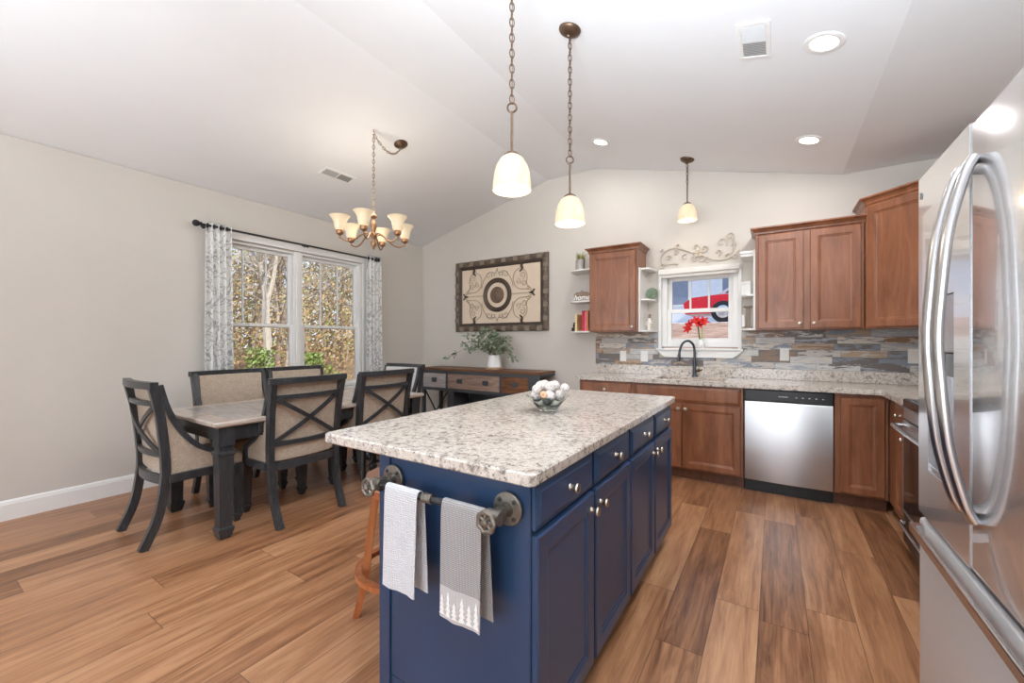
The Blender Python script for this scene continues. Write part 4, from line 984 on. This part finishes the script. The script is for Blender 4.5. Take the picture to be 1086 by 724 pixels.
# ------------------------------------------------------------------ curtains and rod
RXc, RZ = -4.50, 2.365
rod = thing('curtain_rod', 'dark curtain rod with ball finial above the dining window', 'curtain rod', (RXc, 2.66, RZ))
G().cyl((0, -1.0, 0), (0, .955, 0), .0105).obj('pole', M['darkiron'], rod)
for s, y in ((-1, -1.0), (1, .955)): G().lathe([(.012, 0), (.020, .004), (.020, .012), (.012, .016), (.024, .028), (.031, .045), (.028, .062), (.014, .074), (.0, .076)], (0, y, 0), (0, s, 0), 18).obj('finial', M['darkiron'], rod)
for y in (-.955, .03, .94):
    g = G(); g.tube([(-.0985, y, 0), (-.03, y, -.006), (-.0, y, -.020), (.014, y, -.006)], .006, 8); g.lathe([(.018, 0), (.018, .006), (.0, .007)], (-.099, y, 0), (1, 0, 0), 14); g.obj('bracket', M['darkiron'], rod)
def curtain(y0, y1, folds, label, seed, flare):
    t = thing('curtain', label, 'curtain', (RXc, (y0 + y1) / 2, 0)); g = G(); h = (y1 - y0) / 2; n = folds * 10; rs = []
    for k in range(17):
        z = .02 + (2.40 - .02) * k / 16; dn = 1 - k / 16; row = []; row2 = []
        for i in range(n + 1):
            u = i / n; ph = u * folds * 2 * PI + seed; amp = .026 + .010 * dn
            w = h * (1 + flare * dn); x = amp * math.sin(ph) * (1 if k < 15 else .9); y = (-1 + 2 * u) * w + .008 * math.cos(ph) + .01 * dn * math.sin(3 * u + seed)
            row.append((x, y, z)); row2.append((x - .003, y + .001, z))
        rs.append(row + row2[::-1])
    g.rings(rs); g.obj('panel', M['curtain'], t, smooth=70)
    for k in range(folds):
        yy = -h + 2 * h * (k + .5) / folds
        G().tube([(.0195 * math.cos(a_ * PI / 8), yy, RZ + .0195 * math.sin(a_ * PI / 8)) for a_ in range(16)], .004, 6, True).obj('ring', M['darkiron'], t)
    return t
curtain(1.678, 1.895, 4, 'grey and white scroll print curtain gathered at the left of the dining window', 1.0, .28)
curtain(3.495, 3.715, 4, 'grey and white scroll print curtain gathered at the right of the dining window', 2.2, .22)

# ------------------------------------------------------------------ ceiling fixtures
nR = Vector((-.2487, 0, -1)).normalized()      # downward normals of the two ceiling slopes
nL = Vector((.2601, 0, -1)).normalized()
zR = lambda x: 3.31 - .2487 * (x + 1.78)
zL = lambda x: 2.743 + .2601 * (x + 4.60)
def link_chain(g, pts_fn, n, L, w, r):
    """oval links along a path, alternately turned"""
    for k in range(n):
        p, d = pts_fn((k + .5) / n); d = Vector(d).normalized(); p = Vector(p)
        u = d.orthogonal().normalized(); v = d.cross(u)
        if k % 2: u = v
        g.tube([p + d * (L / 2) * math.cos(2 * PI * i / 12) + u * (w / 2) * math.sin(2 * PI * i / 12) for i in range(12)], r, 5, True)
def pendant(label, x, y, zs, ring=True, rodlen=.20, n_l=None):
    zc = zR(x); t = thing('pendant_lamp', label, 'pendant lamp', (x, y, zc), 0, 'pendant lamps'); b = zs - zc   # b: shade bottom in local z
    G().lathe([(.066, .0005), (.066, .006), (.058, .018), (.035, .030), (.012, .036), (.008, .046), (.0, .047)], (0, 0, 0), nR, 28).obj('canopy', M['bronze'], t)
    G().lathe([(.0885, 0), (.0875, .03), (.083, .07), (.073, .11), (.055, .142), (.034, .158), (.030, .1575), (.052, .139), (.070, .107), (.080, .07), (.0845, .03), (.0865, .001)], (0, 0, b), n=32, cap=False).obj('shade', M['glassshade'], t)
    G().lathe([(.036, .156), (.036, .164), (.026, .172), (.010, .180), (.0, .181)], (0, 0, b)).obj('cap', M['bronze'], t)
    G().ball((0, 0, b + .055), .03, (1, 1, 1.2), 2).obj('bulb', M['bulb'], t)
    rt = b + .18 + rodlen - .02
    G().cyl((0, 0, b + .18), (0, 0, rt), .006, n=10).obj('rod', M['bronze'], t)
    zt = rt
    if ring:
        R0 = Vector((math.cos(rad(32)), math.sin(rad(32)), 0))
        G().tube([R0 * .021 * math.cos(2 * PI * k / 20) + Vector((0, 0, rt + .021 + .021 * math.sin(2 * PI * k / 20))) for k in range(20)], .0045, 6, True).obj('loop', M['bronze'], t); zt = rt + .042
    g = G(); ze = -.047; n = max(2, round((ze - zt) / .036))
    link_chain(g, lambda s_: ((0, 0, zt + (ze - zt) * s_), (0, 0, 1)), n, (ze - zt) / n * 1.28, .021, .003)
    g.tube([(0, 0, zt), (.002, 0, (zt + ze) / 2), (0, 0, ze)], .0022, 5)
    g.obj('chain', M['bronze'], t)
    light('pendant_light', 'POINT', (x, y, zs + .01), 2.2 if ring else 1.0, (1, .90, .76), shadow_soft_size=.06)
pendant('pendant lamp with cream glass shade over the near half of the island', -1.02, 1.59, 1.965)
pendant('pendant lamp with cream glass shade over the far half of the island', -1.025, 2.235, 1.967)
pendant('small pendant lamp with cream glass shade above the sink', -.720, 4.285, 2.447, False, .20)

chl = thing('chandelier', 'bronze six-arm chandelier with upturned cream glass shades over the dining table', 'chandelier', (-3.01, 2.41, 0))
zh = zL(-3.01)
G().tube([(0, 0, zh - .001), (0, 0, zh - .02), (.012, 0, zh - .03), (.012, 0, zh - .045), (0, 0, zh - .05), (-.008, 0, zh - .04)], .004, 6).obj('hook', M['gold'], chl)
cv = Vector((0, .315, zL(-3.01)))
G().lathe([(.064, .0005), (.064, .008), (.05, .020), (.02, .030), (.010, .036), (.0, .037)], cv, nL, 28).obj('canopy', M['bronze'], chl)
g = G(); z0, z1 = 2.405, zh - .045; n = 22
link_chain(g, lambda s_: ((0, 0, z0 + (z1 - z0) * s_), (0, 0, 1)), n, (z1 - z0) / n * 1.28, .020, .0026)
A = Vector((0, .005, zh - .045)); B = cv + nL * .036
def swag(s_):
    p = A.lerp(B, s_); p.z -= .10 * 4 * s_ * (1 - s_) * (1 + .6 * (s_ - .5)); d = (B - A); d.z -= .10 * 4 * (1 - 2 * s_); return p, d
link_chain(g, swag, 13, .042, .020, .0026); g.tube([swag(k / 20)[0] for k in range(21)], .002, 5); g.tube([(0, 0, z0), (.002, 0, (z0 + z1) / 2), (0, 0, z1)], .002, 5)
g.obj('chain', plain('chain_bronze', c(150, 130, 104), .4, .7), chl)
G().lathe([(.0, 2.085), (.006, 2.09), (.010, 2.105), (.022, 2.125), (.026, 2.145), (.018, 2.165), (.012, 2.175), (.016, 2.19), (.024, 2.205), (.020, 2.225), (.012, 2.24), (.020, 2.27), (.028, 2.295), (.022, 2.325), (.012, 2.345), (.012, 2.36), (.028, 2.375), (.030, 2.388), (.016, 2.402), (.004, 2.41)], (0, 0, 0), n=20).obj('body', M['gold'], chl)
toC = Vector((.78, -.625, 0)); rtv = Vector((.625, .78, 0))
for k in range(6):
    a = rad(-16 + 60 * k); d = toC * math.cos(a) + rtv * math.sin(a)
    P_ = lambda r, z: d * r + Vector((0, 0, z))
    ar = G().tube(smooth_path([P_(.02, 2.21), P_(.06, 2.225), P_(.11, 2.20), P_(.16, 2.155), P_(.22, 2.135), P_(.27, 2.155), P_(.282, 2.18)], 5), .0065, 8).obj('arm', M['gold'], chl)
    q = d * .282
    G().lathe([(.0, 2.150), (.006, 2.154), (.008, 2.165), (.004, 2.172), (.014, 2.180), (.028, 2.190), (.032, 2.205), (.030, 2.222), (.0, 2.223)], q, n=16).obj('cup', M['gold'], ar)
    G().lathe([(.036, 2.2235), (.042, 2.235), (.047, 2.27), (.054, 2.30), (.072, 2.33), (.084, 2.342), (.081, 2.343), (.069, 2.333), (.050, 2.302), (.043, 2.27), (.038, 2.238), (.03, 2.230)], q, n=26, cap=False).obj('shade', M['glassshade'], ar)
    G().ball((q.x, q.y, 2.27), .022, (1, 1, 1.3), 2).obj('bulb', M['bulb'], ar)
light('chandelier_light', 'POINT', (-3.01, 2.41, 2.46), 9, (1, .90, .76), shadow_soft_size=.2)

for x, y, r, lab in ((.214, 2.656, .085, 'recessed ceiling light nearest the camera, right of the ceiling vent'), (.219, 3.875, .085, 'recessed ceiling light above the double-door wall cabinet'), (-1.44, 3.856, .085, 'recessed ceiling light between the two far pendants near the ridge')):
    t = thing('recessed_light', lab, 'ceiling light', (x, y, zR(x)), 0, 'recessed ceiling lights')
    G().lathe([(r + .006, .0005), (r + .006, .004), (r - .002, .007), (r - .022, .005), (r - .022, .0005)], (0, 0, 0), nR, 36, False).obj('trim_ring', M['white'], t)
    G().lathe([(r - .0225, .001), (r - .0225, .0035), (.0, .004)], (0, 0, 0), nR, 30).obj('lens', M['candisc'], t)
    p = Vector((x, y, zR(x))) + nR * .012
    o = light('recessed_lamp', 'AREA', p, 13 if y < 3 else 7, (1, .97, .95), (0, math.atan(.2487), 0), shape='DISK', size=.11)

def vent(label, x, y, w, l, zf, slope):
    t = thing('ceiling_vent', label, 'vent', (x, y, zf(x))); t.rotation_euler = (0, slope, 0)
    g = G(); f = .022
    for q in ((-w / 2, -l / 2, w / 2, -l / 2 + f), (-w / 2, l / 2 - f, w / 2, l / 2), (-w / 2, -l / 2 + f, -w / 2 + f, l / 2 - f), (w / 2 - f, -l / 2 + f, w / 2, l / 2 - f), (-w / 2 + f, -.006, w / 2 - f, .006)): g.box(q[0], q[1], -.008, q[2], q[3], -.0006, .001)
    g.obj('frame', M['white'], t, smooth=0)
    G().box(-w / 2 + f, -l / 2 + f, -.0016, w / 2 - f, l / 2 - f, -.0008).obj('duct', plain('dark_duct', c(92, 92, 94), .8), t, smooth=0)
    n = 9; sl = G()
    for half in (-1, 1):
        for k in range(n):
            yy = half * (.006 + (l / 2 - f - .006) * (k + .5) / n); dz = .0028 * half
            sl.rings([[(-w / 2 + f, yy - .0045, -.0022 - dz), (w / 2 - f, yy - .0045, -.0022 - dz), (w / 2 - f, yy + .0045, -.0072 + dz), (-w / 2 + f, yy + .0045, -.0072 + dz)], [(-w / 2 + f, yy - .0045, -.0032 - dz), (w / 2 - f, yy - .0045, -.0032 - dz), (w / 2 - f, yy + .0045, -.0082 + dz), (-w / 2 + f, yy + .0045, -.0082 + dz)]])
    sl.obj('louvres', plain('vent_louvre', c(186, 186, 186), .5), t, smooth=0)
vent('white ceiling vent on the kitchen slope beside a recessed light', -.094, 2.565, .155, .31, zR, math.atan(.2487))
vent('white ceiling vent on the dining slope above the window', -3.755, 2.56, .135, .345, zL, -math.atan(.2601))

# ------------------------------------------------------------------ outside: woods beyond the dining window
def ground_mat():
    t = NT('leaf_litter'); v = t.coord(); a = t.noise(v, 5, 8, .75); b = t.noise(v, .6, 3)
    return t.P(Base_Color=t.ramp(t.math('ADD', t.math('MULTIPLY', a, .7), t.math('MULTIPLY', b, .3)), [(.35, c(104, 80, 54)), (.5, c(150, 118, 82)), (.65, c(188, 158, 114))]), Roughness=.95)
g = G()
nx, ny = 16, 14; vs = {}
rnd = random.Random(2)
for i in range(nx + 1):
    for j in range(ny + 1):
        x = -4.78 - 34 * i / nx; y = -12 + 44 * j / ny
        vs[i, j] = g.bm.verts.new((x, y, -.35 + .035 * max(0, -x - 9) + rnd.uniform(-.08, .08)))
for i in range(nx):
    for j in range(ny): g.bm.faces.new((vs[i, j], vs[i + 1, j], vs[i + 1, j + 1], vs[i, j + 1]))
o = struct(g.obj('ground', ground_mat()))
bark = wood('grey_bark', c(104, 90, 78), c(140, 124, 108), c(176, 160, 142), (20, 20, 3), .9, .2)
palebark = wood('pale_bark', c(150, 138, 122), c(184, 172, 156), c(206, 196, 182), (20, 20, 3), .9, .2)
def gz(x): return -.35 + .035 * max(0, -x - 9)
def tree(x, y, h, r, seed, label, m, fork=False, group=None):
    rnd = random.Random(seed); t = thing('bare_tree', label, 'tree', (x, y, gz(x) - .05), 0, group); gt = G(); gb = G()
    def branch(g, p, d, L, r, depth):
        n = 5; pts = [p]; rr = [r]
        for k in range(n):
            d = (d + Vector((rnd.uniform(-.14, .14), rnd.uniform(-.14, .14), .05))).normalized(); pts.append(pts[-1] + d * L / n); rr.append(r * (1 - .75 * (k + 1) / n))
        g.tube(pts, rr, 5 if depth else 7)
        if depth >= 3: return
        for k in range((9, 5, 4)[depth]):
            s_ = rnd.uniform(.3 if depth == 0 else .15, 1); i = min(n - 1, int(s_ * n)); q = pts[i].lerp(pts[i + 1], s_ * n - i)
            a = rnd.uniform(0, 2 * PI); dd = (Vector((math.cos(a), math.sin(a), rnd.uniform(.3, 1.0)))).normalized()
            branch(gb, q, dd, L * rnd.uniform(.25, .45), max(.006, rr[i] * .5), depth + 1)
    if fork:
        fz = h * .38
        gt.tube(smooth_path([(0, 0, 0), (0, .03, fz * .5), (0, -.02, fz * .85), (0, -.02, fz)], 4), [r * (1 - .2 * k / 12) for k in range(13)], 8)
        for sg, hh in ((-1, h), (1, h * .93)):
            pts = smooth_path([(0, -.02, fz - .1), (.05, sg * .13, fz + .55), (.05, sg * .22, fz + 1.3), (.1, sg * .34, fz + 2.3), (.1, sg * .4, hh)], 4)
            gt.tube(pts, [r * .62 * (1 - .75 * k / (len(pts) - 1)) for k in range(len(pts))], 7)
            for q in range(12):
                i_ = rnd.randint(3, len(pts) - 2); a = rnd.uniform(0, 2 * PI)
                branch(gb, pts[i_], Vector((math.cos(a), math.sin(a), rnd.uniform(.3, 1))).normalized(), rnd.uniform(.8, 1.8), r * .25, 1)
    else: branch(gt, Vector((0, 0, 0)), Vector((rnd.uniform(-.06, .06), rnd.uniform(-.06, .06), 1)), h, r, 0)
    gt.obj('trunk', m, t); gb.obj('branches', m, t)
tree(-10.6, 5.27, 6.9, .105, 7, 'forked bare tree standing foremost outside the left half of the dining window', palebark, True)
rnd = random.Random(99); k = 0
while k < 34:
    x = -rnd.uniform(11, 27); y = rnd.uniform(.25, 1.0) * -x * rnd.uniform(.75, 1.05)
    if abs(x + 10.6) < .8: x -= 1.0
    tree(x, y, rnd.uniform(6, 10), rnd.uniform(.04, .11), 100 + k, 'slender bare tree among the woods outside the dining window', palebark if k % 3 == 0 else bark, False, 'bare trees in the woods'); k += 1
def flecks(name, mat, n, fn, size, label, cat):
    rnd = random.Random(len(name) + n); g = G()
    for _ in range(n):
        p = Vector(fn(rnd)); d = Vector((rnd.gauss(0, 1), rnd.gauss(0, 1), rnd.gauss(0, 1))).normalized(); u = d.orthogonal().normalized() * rnd.uniform(.6, 1.2) * size; v = d.cross(u) * .6
        g.quad(p - u, p + v, p + u, p - v)
    o = g.obj(name, mat, smooth=0); return tag(o, label, cat, None, 'stuff')
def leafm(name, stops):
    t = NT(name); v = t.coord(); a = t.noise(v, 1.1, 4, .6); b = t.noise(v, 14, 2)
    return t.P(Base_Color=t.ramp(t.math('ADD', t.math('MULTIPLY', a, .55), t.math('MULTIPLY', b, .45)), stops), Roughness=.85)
tan = leafm('dry_leaf_tan', [(.36, c(128, 96, 66)), (.5, c(176, 142, 100)), (.62, c(206, 180, 136))])
olive = leafm('woods_olive_green', [(.36, c(110, 116, 62)), (.5, c(150, 152, 86)), (.62, c(196, 180, 120))])
def thick(z0, z1, pw):
    def f(r):
        x = -r.uniform(11.5, 28); y = r.uniform(.22, 1.02) * -x; return (x, y, gz(x) + z0 + (z1 - z0) * r.random() ** pw)
    return f
flecks('dry_brush', tan, 20000, thick(0, 3.6, 1.5), .055, 'dry tan undergrowth filling the woods outside the dining window', 'undergrowth')
flecks('evergreen_leaves', olive, 9000, thick(1.0, 8.5, 1.25), .06, 'hazy olive green foliage high among the bare trees outside', 'foliage')
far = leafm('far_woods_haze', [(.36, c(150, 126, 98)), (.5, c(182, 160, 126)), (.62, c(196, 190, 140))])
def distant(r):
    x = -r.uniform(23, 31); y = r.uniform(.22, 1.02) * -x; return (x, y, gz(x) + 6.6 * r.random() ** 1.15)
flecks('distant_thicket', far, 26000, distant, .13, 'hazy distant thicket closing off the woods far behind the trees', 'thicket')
for x, y, s_, lab in ((-9.2, 4.46, 1.4, 'bright green bush outside low in the left half of the dining window'), (-9.6, 5.85, 1.25, 'bright green bush outside low in the right half of the dining window')):
    t = thing('garden_bush', lab, 'bush', (x, y, gz(x))); rnd = random.Random(int(y * 10)); gl = G(); gs = G()
    for _ in range(900):
        a = rnd.uniform(0, 2 * PI); e = rnd.random() ** .5 * .62 * s_; z = rnd.uniform(.15, 1.05) * s_; e *= math.sin(min(1, z / 1.1) * PI) * .7 + .3
        p = Vector((e * math.cos(a), e * math.sin(a), z)); d = Vector((rnd.gauss(0, 1), rnd.gauss(0, 1), rnd.gauss(0, 1))).normalized(); u = d.orthogonal().normalized() * .05; v = d.cross(u) * .5
        gl.quad(p - u, p + v, p + u, p - v)
    for k in range(7): a = 2 * PI * k / 7; gs.tube([(0, 0, 0), (.2 * math.cos(a), .2 * math.sin(a), .45), (.42 * s_ * math.cos(a), .42 * s_ * math.sin(a), .85 * s_)], .012, 5)
    gl.obj('leaves', M['leaf2'], t, smooth=0); gs.obj('stems', M['stem'], t)

# ------------------------------------------------------------------ outside: bank, car and house beyond the kitchen window
def bank(y): return -.2 if y < 6.5 else -.2 + (y - 6.5) * .36 if y < 12 else 1.78 + (y - 12) * .02
g = G(); ys = [4.78, 6.5, 8, 9.5, 11, 12, 14, 18, 26, 40]
for a, b in zip(ys, ys[1:]): g.quad((-2.2 - .3 * a, a, bank(a)), (12, a, bank(a)), (12, b, bank(b)), (-2.2 - .3 * b, b, bank(b)))
def bank_mat():
    t = NT('mulch_bank'); v = t.coord((.6, 3, 3)); a = t.noise(v, 4, 7, .7); sp = t.n('SeparateXYZ', None, i0=t.n('TexCoord').outputs['Object'])
    col = t.ramp(a, [(.35, c(128, 98, 82)), (.5, c(164, 130, 110)), (.65, c(196, 164, 142))])
    yb = t.math('ADD', sp.outputs[1], t.math('MULTIPLY', t.noise(t.coord(), 5, 4), .5))
    m1 = t.math('MULTIPLY', t.math('GREATER_THAN', yb, 8.15), t.math('LESS_THAN', yb, 8.75))
    return t.P(Base_Color=t.mix(m1, t.mix(t.math('GREATER_THAN', yb, 12.2), col, c(196, 184, 176)), t.ramp(t.noise(t.coord(), 40, 2), [(.4, c(150, 156, 172)), (.6, c(206, 210, 220))])), Roughness=.95)
struct(g.obj('ground_bank', bank_mat(), smooth=0))
car = thing('car', 'red car parked on the bank outside the kitchen window', 'car', (-.45, 14.4, 1.83), 0)
carred = plain('red_car_paint', c(206, 26, 44), .25, 0, .03)
side = [(-1.9, .28), (-1.95, .62), (-1.7, .78), (-1.0, .84), (1.55, .86), (2.05, .76), (2.1, .32)]
g = G(); g.rings([[(x, y_, z) for x, z in side] for y_ in (-.80, -.78, .78, .80)]); g.obj('body', carred, car, smooth=0)
cabn = [(-1.0, .845), (-.35, 1.30), (.85, 1.34), (1.55, .865)]
g = G(); g.rings([[(x * s_, y_, z) for x, z in cabn] for y_, s_ in ((-.68, 1), (-.60, .97), (.60, .97), (.68, 1))]); g.obj('cabin', plain('silver_car_roof', c(196, 200, 212), .2, 0, .03), car, smooth=0)
g = G(); wv = [(-.80, .89), (-.28, 1.25), (.78, 1.28), (1.30, .90)]
g.rings([[(x, -.70, z) for x, z in wv], [(x, -.685, z) for x, z in wv]]); g.obj('window', M['blackglass'], car, smooth=0)
for x in (-.85, 1.45):
    for y_ in (-.82, .62):
        w_ = G().lathe([(.20, 0), (.32, .01), (.33, .05), (.33, .15), (.32, .19), (.20, .2)], (x, y_, .33), (0, 1, 0), 24).obj('wheel', M['black'], car)
        G().lathe([(.19, 0), (.17, .006), (.05, .010), (.0, .012)], (x, y_ - .001, .33), (0, -1, 0), 16).obj('hubcap', M['handle'], w_)
ho = thing('neighbour_house', 'pale grey house far off beyond the kitchen window', 'house', (-4.2, 21, bank(21)))
G().box(-4.5, 0, 0, 4.5, 6, 2.9).obj('wall', plain('pale_siding', c(232, 236, 242), .8), ho, smooth=0)
g = G(); g.rings([[(-4.9, -.4, 2.9), (-4.9, 6.4, 2.9), (-4.9, 3, 4.7)], [(4.9, -.4, 2.9), (4.9, 6.4, 2.9), (4.9, 3, 4.7)]]); g.obj('roof', plain('grey_shingle', c(118, 122, 134), .9), ho, smooth=0)
for x in (-2.5, .3, 2.6): 
    w_ = G().box(x - .5, -.05, 1.0, x + .5, -.001, 2.3).obj('window', M['trim'], ho, smooth=0); G().box(x - .42, -.06, 1.08, x + .42, -.0505, 2.22).obj('pane', plain('grey_house_pane', c(132, 142, 160), .3), w_, smooth=0)
h2 = thing('neighbour_house', 'dark slate shed with porch posts right of the grey house', 'house', (3.4, 19, bank(19)))
G().box(-2.8, 0, 0, 3.0, 5, 2.7).obj('wall', plain('slate_siding', c(150, 156, 172), .8), h2, smooth=0)
g = G(); g.rings([[(-3.1, -.9, 2.7), (-3.1, 5.3, 2.7), (-3.1, 2.4, 4.2)], [(3.3, -.9, 2.7), (3.3, 5.3, 2.7), (3.3, 2.4, 4.2)]]); g.obj('roof', plain('dark_shingle', c(92, 92, 102), .9), h2, smooth=0)
for x in (-2.7, 0, 2.7): G().box(x - .06, -.8, 0, x + .06, -.68, 2.695).obj('post', M['trim'], h2, smooth=0)
